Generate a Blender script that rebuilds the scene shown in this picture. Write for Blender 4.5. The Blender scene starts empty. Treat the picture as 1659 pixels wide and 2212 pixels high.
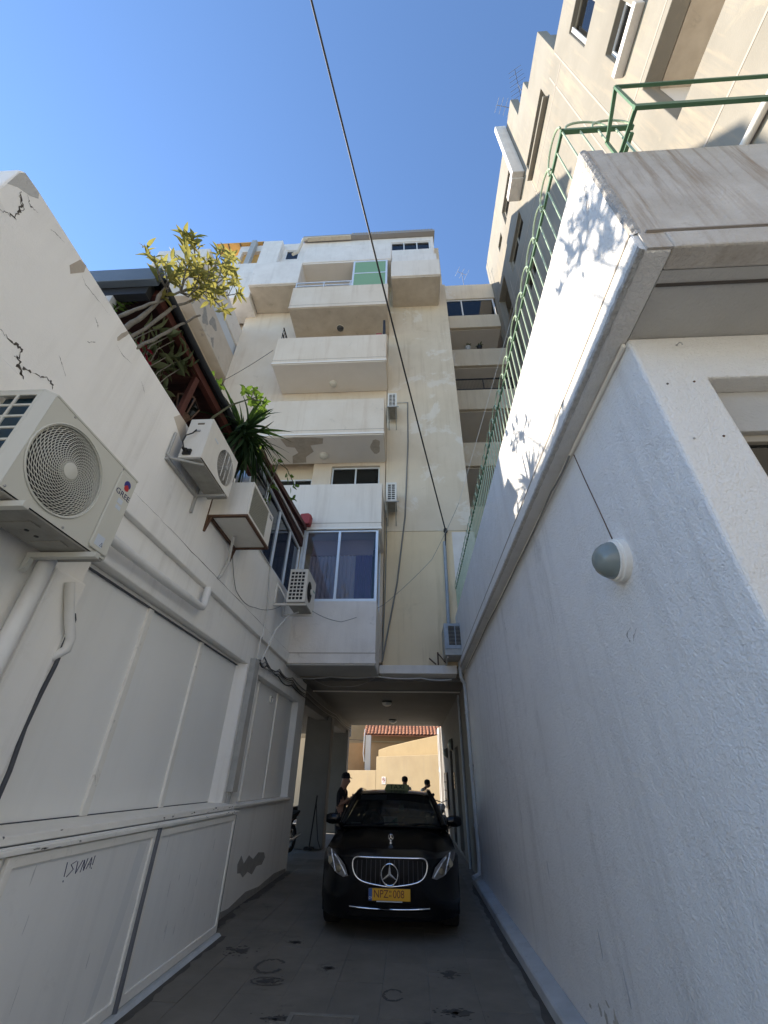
import bpy, bmesh, math, random
from mathutils import Vector, Matrix, Euler, Quaternion
random.seed(11)
SC = bpy.context.scene
COL = SC.collection
PI = math.pi

# ---------------------------------------------------------------- camera
cam_d = bpy.data.cameras.new('camera')
cam = bpy.data.objects.new('camera', cam_d)
COL.objects.link(cam)
cam_d.sensor_fit = 'HORIZONTAL'
cam_d.sensor_width = 36.0
cam_d.lens = 36.0 * 892.8 / 1659.0
cam_d.clip_start = 0.05
cam_d.clip_end = 900
_rt = Vector((0.9983, 0.0563, 0.0174)); _dn = Vector((-0.0163, 0.5430, -0.8396)); _fw = Vector((-0.0565, 0.8379, 0.5430))
_fw.normalize(); _rt = (_rt - _fw * _rt.dot(_fw)).normalized(); _up = _rt.cross(_fw).normalized()
cam.matrix_world = Matrix(((_rt.x, _up.x, -_fw.x, 0.0), (_rt.y, _up.y, -_fw.y, 0.0), (_rt.z, _up.z, -_fw.z, 1.65), (0, 0, 0, 1)))
SC.camera = cam

# ---------------------------------------------------------------- sky, sun, exposure
TO_SUN = Vector((-1.0, 0.345, 0.57)).normalized()
SUN_EL = math.asin(TO_SUN.z)
SUN_AZ = math.atan2(TO_SUN.x, TO_SUN.y)          # from +Y towards +X
W = bpy.data.worlds.new('World'); SC.world = W; W.use_nodes = True
wn = W.node_tree.nodes; wl = W.node_tree.links
sky = wn.new('ShaderNodeTexSky'); sky.sky_type = 'NISHITA'; sky.sun_disc = False
sky.sun_elevation = SUN_EL; sky.sun_rotation = SUN_AZ % (2 * PI)
sky.altitude = 0; sky.air_density = 0.9; sky.dust_density = 0.0; sky.ozone_density = 4.2
wl.new(sky.outputs[0], wn['Background'].inputs[0]); wn['Background'].inputs[1].default_value = 0.098
sl = bpy.data.lights.new('sun', 'SUN'); sl.energy = 3.0; sl.angle = math.radians(0.55); sl.color = (1.0, 0.89, 0.74)
so = bpy.data.objects.new('sun', sl); COL.objects.link(so); so.location = TO_SUN * 60
so.rotation_euler = (-TO_SUN).to_track_quat('-Z', 'Y').to_euler()
SC.view_settings.view_transform = 'Standard'; SC.view_settings.look = 'None'; SC.view_settings.gamma = 1.0
SC.view_settings.use_curve_mapping = False
SC.view_settings.exposure = 1.85
SC.cycles.max_bounces = 10; SC.cycles.diffuse_bounces = 8; SC.cycles.glossy_bounces = 4
SC.cycles.transparent_max_bounces = 16; SC.cycles.use_denoising = True
SC.cycles.sample_clamp_indirect = 8.0

# ---------------------------------------------------------------- mesh helpers
WLOC = {}

class MB:
    def __init__(s): s.v = []; s.f = []
    def add(s, vs, fs):
        b = len(s.v); s.v += [tuple(p) for p in vs]; s.f += [tuple(i + b for i in f) for f in fs]; return s
    def box(s, x0, x1, y0, y1, z0, z1):
        x0, x1 = sorted((x0, x1)); y0, y1 = sorted((y0, y1)); z0, z1 = sorted((z0, z1))
        return s.add([(x0,y0,z0),(x1,y0,z0),(x1,y1,z0),(x0,y1,z0),(x0,y0,z1),(x1,y0,z1),(x1,y1,z1),(x0,y1,z1)],
                     [(0,3,2,1),(4,5,6,7),(0,1,5,4),(1,2,6,5),(2,3,7,6),(3,0,4,7)])
    def obox(s, c, d, rot):
        c = Vector(c); pts = []
        for sx, sy, sz in ((-1,-1,-1),(1,-1,-1),(1,1,-1),(-1,1,-1),(-1,-1,1),(1,-1,1),(1,1,1),(-1,1,1)):
            pts.append(c + rot @ Vector((sx*d[0]/2, sy*d[1]/2, sz*d[2]/2)))
        return s.add(pts, [(0,3,2,1),(4,5,6,7),(0,1,5,4),(1,2,6,5),(2,3,7,6),(3,0,4,7)])
    def bar(s, a, b, w, h):
        a = Vector(a); b = Vector(b); d = b - a
        return s.obox((a + b) / 2, (w, h, d.length), d.to_track_quat('Z', 'Y').to_matrix())
    def prism(s, poly, axis, a, b):
        n = len(poly)
        def P(p, t):
            return {'x': (t, p[0], p[1]), 'y': (p[0], t, p[1]), 'z': (p[0], p[1], t)}[axis]
        vs = [P(p, a) for p in poly] + [P(p, b) for p in poly]
        fs = [tuple(range(n))[::-1], tuple(range(n, 2*n))] + [(i, (i+1) % n, n + (i+1) % n, n + i) for i in range(n)]
        return s.add(vs, fs)
    def tube(s, pts, r, n=8, cap=True):
        pts = [Vector(p) for p in pts]; m = len(pts)
        rs = r if isinstance(r, (list, tuple)) else [r] * m
        t = (pts[1] - pts[0]).normalized()
        u = t.orthogonal().normalized(); vs = []
        for i in range(m):
            tn = ((pts[min(i+1, m-1)] - pts[i]).normalized() + (pts[i] - pts[max(i-1, 0)]).normalized())
            tn = tn.normalized() if tn.length > 1e-6 else t
            u = (u - tn * u.dot(tn)); u = u.normalized() if u.length > 1e-6 else tn.orthogonal().normalized()
            w = tn.cross(u)
            for k in range(n):
                a = 2 * PI * k / n
                vs.append(pts[i] + (u * math.cos(a) + w * math.sin(a)) * rs[i])
        fs = [(i*n + k, i*n + (k+1) % n, (i+1)*n + (k+1) % n, (i+1)*n + k) for i in range(m-1) for k in range(n)]
        if cap: fs += [tuple(range(n))[::-1], tuple(range((m-1)*n, m*n))]
        return s.add(vs, fs)
    def loop(s, pts, r, n=6):
        pts = [Vector(p) for p in pts]; m = len(pts); vs = []
        nor = Vector((0, 0, 0))
        for i in range(m): nor += (pts[i] - pts[0]).cross(pts[(i+1) % m] - pts[0])
        nor.normalize()
        for i in range(m):
            t = (pts[(i+1) % m] - pts[i-1]).normalized(); u = nor; w = t.cross(u).normalized()
            for k in range(n):
                a = 2 * PI * k / n
                vs.append(pts[i] + (u * math.cos(a) + w * math.sin(a)) * r)
        return s.add(vs, [(i*n+k, i*n+(k+1) % n, ((i+1) % m)*n+(k+1) % n, ((i+1) % m)*n+k) for i in range(m) for k in range(n)])
    def lathe(s, prof, c, ax=(0, 0, 1), n=20):
        ax = Vector(ax).normalized(); u = ax.orthogonal().normalized(); w = ax.cross(u); c = Vector(c); vs = []; m = len(prof)
        for r, h in prof:
            for k in range(n):
                a = 2 * PI * k / n
                vs.append(c + ax * h + (u * math.cos(a) + w * math.sin(a)) * max(r, 1e-4))
        fs = [(i*n+k, i*n+(k+1) % n, (i+1)*n+(k+1) % n, (i+1)*n+k) for i in range(m-1) for k in range(n)]
        fs += [tuple(range(n))[::-1], tuple(range((m-1)*n, m*n))]
        return s.add(vs, fs)
    def grid(s, rows):
        m = len(rows[0]); vs = [p for r in rows for p in r]
        return s.add(vs, [(i*m+j, i*m+j+1, (i+1)*m+j+1, (i+1)*m+j) for i in range(len(rows)-1) for j in range(m-1)])
    def cells(s, axis, a, b, us, zs, solid):
        """Wall slab between planes a and b of an axis, built of the solid cells of a grid (openings and stepped outlines)."""
        idx = {}
        def V(i, j, t):
            k = (i, j, t)
            if k not in idx:
                q = a if t == 0 else b
                idx[k] = len(s.v); s.v.append((q, us[i], zs[j]) if axis == 'x' else ((us[i], q, zs[j]) if axis == 'y' else (us[i], zs[j], q)))
            return idx[k]
        nu, nz = len(us) - 1, len(zs) - 1
        S = lambda i, j: 0 <= i < nu and 0 <= j < nz and solid((us[i] + us[i+1]) / 2, (zs[j] + zs[j+1]) / 2)
        for i in range(nu):
            for j in range(nz):
                if not S(i, j): continue
                for t in (0, 1): s.f.append((V(i,j,t), V(i+1,j,t), V(i+1,j+1,t), V(i,j+1,t)))
                if not S(i-1, j): s.f.append((V(i,j,0), V(i,j+1,0), V(i,j+1,1), V(i,j,1)))
                if not S(i+1, j): s.f.append((V(i+1,j,0), V(i+1,j+1,0), V(i+1,j+1,1), V(i+1,j,1)))
                if not S(i, j-1): s.f.append((V(i,j,0), V(i+1,j,0), V(i+1,j,1), V(i,j,1)))
                if not S(i, j+1): s.f.append((V(i,j+1,0), V(i+1,j+1,0), V(i+1,j+1,1), V(i,j+1,1)))
        return s
    def holes(s, axis, a, b, u0, u1, z0, z1, ops):
        us = sorted({u0, u1} | {o[0] for o in ops} | {o[1] for o in ops}); zs = sorted({z0, z1} | {o[2] for o in ops} | {o[3] for o in ops})
        us = [u for u in us if u0 - 1e-6 <= u <= u1 + 1e-6]; zs = [z for z in zs if z0 - 1e-6 <= z <= z1 + 1e-6]
        return s.cells(axis, a, b, us, zs, lambda u, z: not any(o[0] < u < o[1] and o[2] < z < o[3] for o in ops))
    def build(s, name, mat, parent=None, smooth=None, bevel=0.0, label=None, cat=None, group=None, kind=None, origin=None):
        if parent is not None: org = Vector(WLOC.get(parent.name, (0, 0, 0)))
        elif origin is not None: org = Vector(origin)
        else:
            xs = [p[0] for p in s.v]; ys = [p[1] for p in s.v]; zs = [p[2] for p in s.v]
            org = Vector(((min(xs)+max(xs))/2, (min(ys)+max(ys))/2, min(zs)))
        me = bpy.data.meshes.new(name)
        me.from_pydata([tuple(Vector(p) - org) for p in s.v], [], s.f)
        bm = bmesh.new(); bm.from_mesh(me); bmesh.ops.recalc_face_normals(bm, faces=bm.faces[:]); bm.to_mesh(me); bm.free()
        if smooth is not None:
            me.polygons.foreach_set('use_smooth', [True] * len(me.polygons)); me.set_sharp_from_angle(angle=math.radians(smooth))
        o = bpy.data.objects.new(name, me); COL.objects.link(o)
        if parent is not None: o.parent = parent; WLOC[o.name] = tuple(org)
        else: o.location = org; WLOC[o.name] = tuple(org)
        me.materials.append(M(mat))
        if bevel:
            md = o.modifiers.new('bevel', 'BEVEL'); md.width = bevel; md.segments = 2; md.limit_method = 'ANGLE'; md.angle_limit = math.radians(40)
        tag(o, label, cat, group, kind)
        return o

def tag(o, label=None, cat=None, group=None, kind=None):
    if label: o['label'] = label
    if cat: o['category'] = cat
    if group: o['group'] = group
    if kind: o['kind'] = kind
    return o

def thing(name, label, cat, loc=(0, 0, 0), group=None, kind=None, local=False, rotz=0.0):
    o = bpy.data.objects.new(name, None); COL.objects.link(o); o.location = loc; o.rotation_euler.z = rotz
    o.empty_display_size = 0.2
    WLOC[o.name] = (0, 0, 0) if local else tuple(loc)
    return tag(o, label, cat, group, kind)

def tree_copy(o, parent=None):
    c = o.copy(); COL.objects.link(c); c.parent = parent
    WLOC[c.name] = WLOC.get(o.name, (0, 0, 0))
    for ch in list(o.children): tree_copy(ch, c)
    return c

def inst(src_mesh, name, parent, mat4):
    o = bpy.data.objects.new(name, src_mesh); COL.objects.link(o); o.parent = parent; o.matrix_local = mat4
    return o

def text_mesh(txt, size, mat, name, parent, origin, xdir, ydir, extrude=0.0008, align='CENTER', shear=0.0, sx=1.0, label=None):
    cu = bpy.data.curves.new(name, 'FONT'); cu.body = txt; cu.size = size; cu.extrude = extrude; cu.align_x = align; cu.align_y = 'CENTER'; cu.shear = shear
    t = bpy.data.objects.new(name, cu); COL.objects.link(t)
    dg = bpy.context.evaluated_depsgraph_get(); me = bpy.data.meshes.new_from_object(t.evaluated_get(dg))
    bpy.data.objects.remove(t); bpy.data.curves.remove(cu)
    x = Vector(xdir).normalized(); y = Vector(ydir).normalized(); z = x.cross(y)
    org = Vector(WLOC.get(parent.name, (0, 0, 0)))
    mt = Matrix(((x.x*sx, y.x, z.x, origin[0]-org.x), (x.y*sx, y.y, z.y, origin[1]-org.y), (x.z*sx, y.z, z.z, origin[2]-org.z), (0, 0, 0, 1)))
    me.transform(mt); me.name = name
    o = bpy.data.objects.new(name, me); COL.objects.link(o); o.parent = parent; WLOC[o.name] = tuple(org)
    me.materials.clear(); me.materials.append(M(mat))
    if label: o['label'] = label
    return o

# ---------------------------------------------------------------- materials
MATS = {}
def M(n): return MATS[n]

def mat(name, col, rough=0.6, metal=0.0, spec=0.5, **kw):
    m = bpy.data.materials.new(name); m.use_nodes = True; MATS[name] = m
    b = m.node_tree.nodes['Principled BSDF']
    b.inputs['Base Color'].default_value = (*col, 1); b.inputs['Roughness'].default_value = rough
    b.inputs['Metallic'].default_value = metal; b.inputs['Specular IOR Level'].default_value = spec
    if kw.get('coat'): b.inputs['Coat Weight'].default_value = kw['coat']; b.inputs['Coat Roughness'].default_value = 0.05
    return m

def _noise(nt, vec, scale, detail=4, rough=0.55, dist=0.0):
    n = nt.nodes.new('ShaderNodeTexNoise'); n.inputs['Scale'].default_value = scale; n.inputs['Detail'].default_value = detail
    n.inputs['Roughness'].default_value = rough; n.inputs['Distortion'].default_value = dist
    nt.links.new(vec, n.inputs['Vector']); return n.outputs[0]

def _ramp(nt, fac, a, b, ca=(0, 0, 0), cb=(1, 1, 1)):
    r = nt.nodes.new('ShaderNodeValToRGB'); r.color_ramp.elements[0].position = a; r.color_ramp.elements[1].position = b
    r.color_ramp.elements[0].color = (*ca, 1); r.color_ramp.elements[1].color = (*cb, 1)
    nt.links.new(fac, r.inputs[0]); return r.outputs[0]

def _mix(nt, fac, a, b):
    m = nt.nodes.new('ShaderNodeMix'); m.data_type = 'RGBA'
    if isinstance(fac, float): m.inputs[0].default_value = fac
    else: nt.links.new(fac, m.inputs[0])
    for s, v in ((6, a), (7, b)):
        if isinstance(v, tuple): m.inputs[s].default_value = (*v, 1)
        else: nt.links.new(v, m.inputs[s])
    return m.outputs[2]

def _mul(nt, a, k):
    m = nt.nodes.new('ShaderNodeMath'); m.operation = 'MULTIPLY'; nt.links.new(a, m.inputs[0])
    if isinstance(k, float): m.inputs[1].default_value = k
    else: nt.links.new(k, m.inputs[1])
    return m.outputs[0]

def surf(name, col, col2=None, mott=1.3, streak=0.0, streakcol=(0.2, 0.17, 0.13), spots=0.0, spotcol=(0.25, 0.22, 0.18), spotscale=2.5,
         bump=0.15, bscale=60.0, bdetail=3, bdist=0.0, rough=0.85, blot=0.0, blotcol=(0.6, 0.6, 0.6), rnd=0.0, bdepth=0.01, spec=0.3, sfreq=5.5):
    """Painted plaster / concrete / worn sheet: mottling, rain streaks, dirt spots, grain in world space."""
    m = mat(name, col, rough, 0, spec); nt = m.node_tree; b = nt.nodes['Principled BSDF']
    g = nt.nodes.new('ShaderNodeNewGeometry'); P = g.outputs['Position']
    c = _mix(nt, _ramp(nt, _noise(nt, P, mott, 6, 0.62), 0.3, 0.72), col, col2 or tuple(x * 0.86 for x in col))
    if streak:
        mp = nt.nodes.new('ShaderNodeMapping'); mp.inputs['Scale'].default_value = (sfreq, sfreq, 0.06 * sfreq); nt.links.new(P, mp.inputs[0])
        f = _mul(nt, _ramp(nt, _noise(nt, mp.outputs[0], 1.0, 5, 0.65), 0.50, 0.74), streak)
        f = _mul(nt, f, _ramp(nt, _noise(nt, P, 0.55, 3), 0.33, 0.55)); c = _mix(nt, f, c, streakcol)
    if blot:
        f = _mul(nt, _ramp(nt, _noise(nt, P, 0.6, 7, 0.7, 0.4), 0.56, 0.6), blot); c = _mix(nt, f, c, blotcol)
    if spots:
        f = _mul(nt, _ramp(nt, _noise(nt, P, spotscale, 8, 0.72, 0.6), 0.6, 0.72), spots); c = _mix(nt, f, c, spotcol)
    if rnd:
        oi = nt.nodes.new('ShaderNodeObjectInfo')
        c = _mix(nt, _mul(nt, oi.outputs['Random'], rnd), c, tuple(x * 0.45 for x in col))
    nt.links.new(c, b.inputs['Base Color'])
    if bump:
        n1 = _noise(nt, P, bscale, bdetail, 0.6, bdist); n2 = _noise(nt, P, bscale * 0.12, 3)
        ad = nt.nodes.new('ShaderNodeMath'); ad.operation = 'ADD'; nt.links.new(n1, ad.inputs[0]); nt.links.new(_mul(nt, n2, 1.2), ad.inputs[1])
        bp = nt.nodes.new('ShaderNodeBump'); bp.inputs['Strength'].default_value = bump; bp.inputs['Distance'].default_value = bdepth
        nt.links.new(ad.outputs[0], bp.inputs['Height']); nt.links.new(bp.outputs[0], b.inputs['Normal'])
    return m

surf('white_stucco', (0.87, 0.85, 0.80), (0.82, 0.80, 0.75), streak=0.25, streakcol=(0.42, 0.38, 0.32), spots=0.22, spotcol=(0.45, 0.42, 0.37), bump=0.35, bscale=85, bdepth=0.006)
surf('rough_stucco', (0.86, 0.85, 0.83), (0.80, 0.79, 0.775), mott=1.0, streak=0.38, streakcol=(0.47, 0.45, 0.43), spots=0.4, spotcol=(0.42, 0.41, 0.40), spotscale=1.4, bump=0.9, bscale=75, bdetail=3, bdist=0.4, bdepth=0.016)
surf('front_stucco', (0.84, 0.82, 0.77), (0.79, 0.77, 0.72), bump=0.9, bscale=75, bdetail=3, bdist=0.4, bdepth=0.014)
surf('parapet_white', (0.80, 0.79, 0.76), (0.72, 0.71, 0.68), streak=0.3, streakcol=(0.5, 0.45, 0.38), spots=0.3, bump=0.9, bscale=55, bdetail=3, bdist=0.8, bdepth=0.014)
surf('parapet_stained', (0.62, 0.585, 0.53), (0.47, 0.43, 0.375), mott=3.0, streak=1.0, streakcol=(0.27, 0.19, 0.12), sfreq=13.0, spots=0.7, spotcol=(0.33, 0.27, 0.21), spotscale=3.5, bump=0.8, bscale=45, bdetail=4, bdepth=0.014)
surf('rough_edge', (0.64, 0.61, 0.56), (0.40, 0.38, 0.35), mott=26, bump=1.0, bscale=70, bdetail=5, bdepth=0.03)
surf('soffit_grey', (0.52, 0.51, 0.48), (0.44, 0.43, 0.40), bump=0.6, bscale=50, bdepth=0.01)
surf('facade_beige', (0.70, 0.61, 0.475), (0.61, 0.52, 0.39), mott=0.7, streak=0.45, streakcol=(0.42, 0.33, 0.22), spots=0.5, spotcol=(0.50, 0.40, 0.27), spotscale=0.9, bump=0.3, bscale=45, blot=0.42, blotcol=(0.78, 0.75, 0.69))
surf('facade_yellow', (0.76, 0.63, 0.43), (0.67, 0.545, 0.36), mott=0.6, streak=0.55, streakcol=(0.36, 0.27, 0.15), spots=0.3, spotcol=(0.36, 0.29, 0.18), spotscale=0.8, bump=0.25, bscale=45)
surf('balcony_pink', (0.71, 0.625, 0.515), (0.64, 0.545, 0.43), mott=0.9, streak=0.55, streakcol=(0.50, 0.38, 0.27), spots=0.25, bump=0.25, bscale=50)
surf('balcony_white', (0.75, 0.69, 0.61), (0.69, 0.62, 0.535), mott=0.9, streak=0.45, streakcol=(0.5, 0.43, 0.36), bump=0.25, bscale=50)
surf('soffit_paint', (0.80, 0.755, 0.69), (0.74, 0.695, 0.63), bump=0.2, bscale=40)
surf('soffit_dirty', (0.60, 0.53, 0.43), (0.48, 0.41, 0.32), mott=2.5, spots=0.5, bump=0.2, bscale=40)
surf('top_white', (0.77, 0.735, 0.685), (0.67, 0.63, 0.58), mott=1.8, streak=0.35, streakcol=(0.45, 0.42, 0.38), spots=0.3, bump=0.35, bscale=25)
surf('bare_plaster', (0.50, 0.44, 0.36), (0.38, 0.33, 0.27), mott=6, bump=0.8, bscale=30)
surf('grey_patch', (0.36, 0.345, 0.32), (0.27, 0.26, 0.24), mott=9, bump=0.8, bscale=40)
surf('peeling', (0.60, 0.54, 0.46), (0.52, 0.46, 0.38), mott=2, spots=1.0, spotcol=(0.27, 0.25, 0.24), spotscale=1.5, bump=0.3, bscale=30)
surf('sun_wall', (0.74, 0.63, 0.46), (0.66, 0.55, 0.39), mott=0.6, streak=0.6, streakcol=(0.45, 0.34, 0.22), spots=0.25, spotcol=(0.5, 0.4, 0.28), spotscale=0.7, bump=0.25, bscale=30)
surf('panel_board', (0.85, 0.84, 0.80), (0.81, 0.80, 0.76), mott=0.8, streak=0.12, streakcol=(0.5, 0.48, 0.44), bump=0.06, bscale=30, rough=0.6)
surf('panel_sheet', (0.83, 0.82, 0.785), (0.77, 0.76, 0.73), mott=1.1, streak=0.2, streakcol=(0.52, 0.52, 0.51), spots=0.18, spotcol=(0.42, 0.42, 0.42), bump=0.08, bscale=20, rough=0.55)
surf('trim_paint', (0.86, 0.83, 0.76), (0.78, 0.75, 0.68), mott=3, spots=0.55, spotcol=(0.33, 0.30, 0.27), spotscale=7, bump=0.25, bscale=50, rough=0.6)
surf('white_pvc', (0.74, 0.73, 0.70), (0.66, 0.65, 0.61), mott=3, spots=0.3, spotcol=(0.4, 0.37, 0.32), spotscale=9, bump=0.1, rough=0.45)
surf('grey_pvc', (0.36, 0.40, 0.44), (0.28, 0.31, 0.34), mott=8, spots=0.4, spotcol=(0.6, 0.6, 0.6), spotscale=14, bump=0.1, rough=0.5)
surf('concrete_slab', (0.21, 0.193, 0.163), (0.14, 0.128, 0.108), mott=1.9, spots=0.85, spotcol=(0.055, 0.053, 0.05), spotscale=1.6, bump=0.35, bscale=90, rough=0.75, rnd=0.22, bdepth=0.004)
surf('concrete_base', (0.24, 0.235, 0.22), (0.18, 0.175, 0.165), mott=1.2, spots=0.4, bump=0.3, bscale=60)
surf('street_concrete', (0.36, 0.345, 0.315), (0.30, 0.285, 0.26), mott=.8, spots=.4, bump=.2)  # pale paving of the added, unseen street that bounces light
surf('joint', (0.24, 0.23, 0.205), (0.14, 0.135, 0.12), mott=5, bump=0.3, bscale=90)
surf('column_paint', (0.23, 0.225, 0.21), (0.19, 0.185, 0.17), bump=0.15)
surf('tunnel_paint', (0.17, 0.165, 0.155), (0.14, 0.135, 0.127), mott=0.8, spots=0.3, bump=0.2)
surf('kerb_paint', (0.55, 0.58, 0.60), (0.40, 0.42, 0.43), mott=2.5, spots=0.7, spotcol=(0.24, 0.23, 0.21), spotscale=5, bump=0.3, bscale=60)
surf('ru_wall', (0.275, 0.255, 0.215), (0.215, 0.198, 0.163), mott=0.5, streak=0.95, streakcol=(0.36, 0.30, 0.22), spots=0.35, spotcol=(0.48, 0.41, 0.28), spotscale=0.6, bump=0.25, bscale=30)
surf('ac_cream', (0.58, 0.57, 0.50), (0.56, 0.55, 0.48), mott=1.5, streak=0.06, bump=0.02, rough=0.4)
surf('ac_white', (0.70, 0.68, 0.62), (0.66, 0.63, 0.56), mott=3, streak=0.15, spots=0.12, bump=0.02, rough=0.45)
surf('ac_pan', (0.34, 0.33, 0.29), (0.24, 0.23, 0.20), mott=7, spots=0.5, spotcol=(0.14, 0.12, 0.10), spotscale=9, bump=0.3, bscale=15, rough=0.5)
surf('galv', (0.42, 0.42, 0.40), (0.33, 0.33, 0.31), mott=8, spots=0.3, spotcol=(0.25, 0.2, 0.15), spotscale=11, bump=0.1, rough=0.45)
surf('rust', (0.15, 0.085, 0.055), (0.085, 0.05, 0.033), mott=14, bump=0.5, bscale=60)
surf('green_paint', (0.105, 0.21, 0.115), (0.075, 0.155, 0.085), mott=5, spots=0.4, spotcol=(0.09, 0.16, 0.10), spotscale=16, bump=0.1, rough=0.45)
surf('pale_green_paint', (0.42, 0.50, 0.36), (0.32, 0.42, 0.28), mott=7, spots=0.3, spotcol=(0.1, 0.17, 0.1), spotscale=18, bump=0.1, rough=0.45)
surf('wood_red', (0.10, 0.032, 0.022), (0.065, 0.022, 0.016), mott=4, bump=0.3, bscale=30, rough=0.6)
surf('wood_dark', (0.075, 0.03, 0.022), (0.045, 0.02, 0.016), mott=4, bump=0.3, bscale=30, rough=0.7, rnd=0.4)
surf('fascia_blue', (0.13, 0.16, 0.19), (0.10, 0.125, 0.15), mott=2, bump=0.05, rough=0.45)
surf('gutter_dark', (0.03, 0.033, 0.036), (0.02, 0.02, 0.022), mott=4, bump=0.1, rough=0.4)
surf('bark', (0.22, 0.20, 0.165), (0.13, 0.115, 0.09), mott=16, spots=0.6, spotcol=(0.12, 0.10, 0.08), spotscale=18, bump=0.9, bscale=45)
surf('stem_green', (0.13, 0.13, 0.07), (0.08, 0.08, 0.05), mott=9, bump=0.3)
surf('terracotta', (0.50, 0.23, 0.13), (0.34, 0.14, 0.08), mott=5, spots=0.9, spotcol=(0.55, 0.42, 0.32), spotscale=6, bump=0.4, bscale=25, rnd=0.5)
surf('ochre_wall', (0.44, 0.335, 0.19), (0.37, 0.28, 0.155), mott=0.8, streak=0.5, streakcol=(0.38, 0.27, 0.15), spots=0.3, spotcol=(0.4, 0.32, 0.2), bump=0.3, bscale=30)
surf('orange_wall', (0.42, 0.28, 0.155), (0.35, 0.23, 0.125), mott=1.5, streak=0.4, streakcol=(0.35, 0.2, 0.1), bump=0.4, bscale=18)
surf('plaster_tan', (0.42, 0.33, 0.20), (0.35, 0.27, 0.165), mott=0.9, streak=0.7, streakcol=(0.33, 0.27, 0.19), spots=0.5, spotcol=(0.36, 0.31, 0.23), spotscale=1.2, bump=0.35, bscale=25)
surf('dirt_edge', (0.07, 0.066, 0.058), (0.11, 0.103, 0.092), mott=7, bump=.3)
mat('crack', (0.09, 0.078, 0.066), 0.95)
mat('gap_dark', (0.05, 0.055, 0.065), 0.6)
mat('groove', (0.36, 0.32, 0.275), 0.9)
mat('black_rubber', (0.012, 0.012, 0.012), 0.7)
mat('cable_black', (0.01, 0.01, 0.011), 0.55)
mat('cable_grey', (0.20, 0.20, 0.19), 0.6)
mat('cable_white', (0.55, 0.54, 0.51), 0.55)
mat('alu', (0.70, 0.75, 0.80), 0.35, 0.2)
mat('alu_white', (0.74, 0.75, 0.75), 0.4)
mat('alu_dark', (0.10, 0.085, 0.07), 0.5, 0.3)
mat('chrome', (0.82, 0.82, 0.83), 0.12, 1.0)
mat('steel', (0.40, 0.40, 0.40), 0.35, 0.9)
mat('car_paint', (0.004, 0.004, 0.005), 0.16, 0.0, 0.32)
mat('car_trim', (0.006, 0.006, 0.0065), 0.5, 0, 0.15)
mat('tyre', (0.014, 0.014, 0.014), 0.85)
mat('plate_yellow', (0.62, 0.33, 0.012), 0.45)
mat('plate_blue', (0.02, 0.08, 0.28), 0.45)
mat('plate_red', (0.10, 0.008, 0.010), 0.5)
mat('letter_white', (0.75, 0.75, 0.73), 0.5)
mat('letter_navy', (0.03, 0.035, 0.10), 0.5)
mat('logo_blue', (0.03, 0.03, 0.20), 0.45)
mat('logo_red', (0.45, 0.03, 0.03), 0.45)
mat('sticker', (0.55, 0.60, 0.66), 0.35)
mat('marker_ink', (0.035, 0.035, 0.09), 0.6)
mat('coil_blue', (0.02, 0.055, 0.085), 0.5)
mat('fan_black', (0.012, 0.012, 0.013), 0.6)
mat('mesh_brown', (0.17, 0.145, 0.105), 0.7)
mat('mesh_olive', (0.30, 0.29, 0.23), 0.6)
mat('lamp_glass', (0.20, 0.235, 0.225), 0.22, 0.0, 0.6)
mat('lamp_dark', (0.05, 0.05, 0.05), 0.3)
mat('lamp_opal', (0.62, 0.60, 0.54), 0.3)
mat('curtain', (0.62, 0.55, 0.56), 0.9)
mat('curtain_purple', (0.16, 0.11, 0.27), 0.9)
mat('curtain_pelmet', (0.45, 0.33, 0.31), 0.9)
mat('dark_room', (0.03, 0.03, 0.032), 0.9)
mat('blind_sheen_grey', (0.30, 0.29, 0.27), 0.8)  # sheet behind panes: a blind, with pale glass reflection put into its colour
mat('seal_dark', (0.13, 0.135, 0.15), 0.5)
mat('shutter', (0.35, 0.31, 0.24), 0.6)
mat('green_screen', (0.21, 0.36, 0.21), 0.6)
mat('awning_orange', (0.65, 0.38, 0.12), 0.8)
mat('roof_sheet', (0.30, 0.27, 0.24), 0.7)
mat('red_cloth', (0.30, 0.045, 0.045), 0.7)
mat('shirt_black', (0.010, 0.010, 0.012), 0.9)
mat('trouser_dark', (0.014, 0.015, 0.02), 0.9)
mat('shirt_white', (0.70, 0.70, 0.70), 0.9)
mat('skin', (0.30, 0.165, 0.11), 0.6)
mat('hair', (0.008, 0.007, 0.006), 0.7)
mat('bag_grey', (0.12, 0.12, 0.13), 0.8)
mat('paper_white', (0.70, 0.70, 0.68), 0.6)
mat('paper_green', (0.05, 0.30, 0.22), 0.6)
mat('taxi_yellow', (0.10, 0.12, 0.03), 0.5)
mat('seat_cloth', (0.012, 0.012, 0.013), 0.8)
mat('sign_white', (0.70, 0.68, 0.66), 0.5)
mat('sign_red', (0.45, 0.04, 0.03), 0.5)
mat('bike_red', (0.25, 0.02, 0.02), 0.3)
mat('bike_grey', (0.12, 0.12, 0.13), 0.35)
mat('headlamp', (0.80, 0.81, 0.83), 0.25, 0.2)
mat('lamp_housing', (0.34, 0.34, 0.35), 0.3, 0.5)
mat('lens', (0.42, 0.38, 0.28), 0.2, 0.4)
mat('car_slat', (0.10, 0.10, 0.105), 0.35, 0.6)

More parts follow.
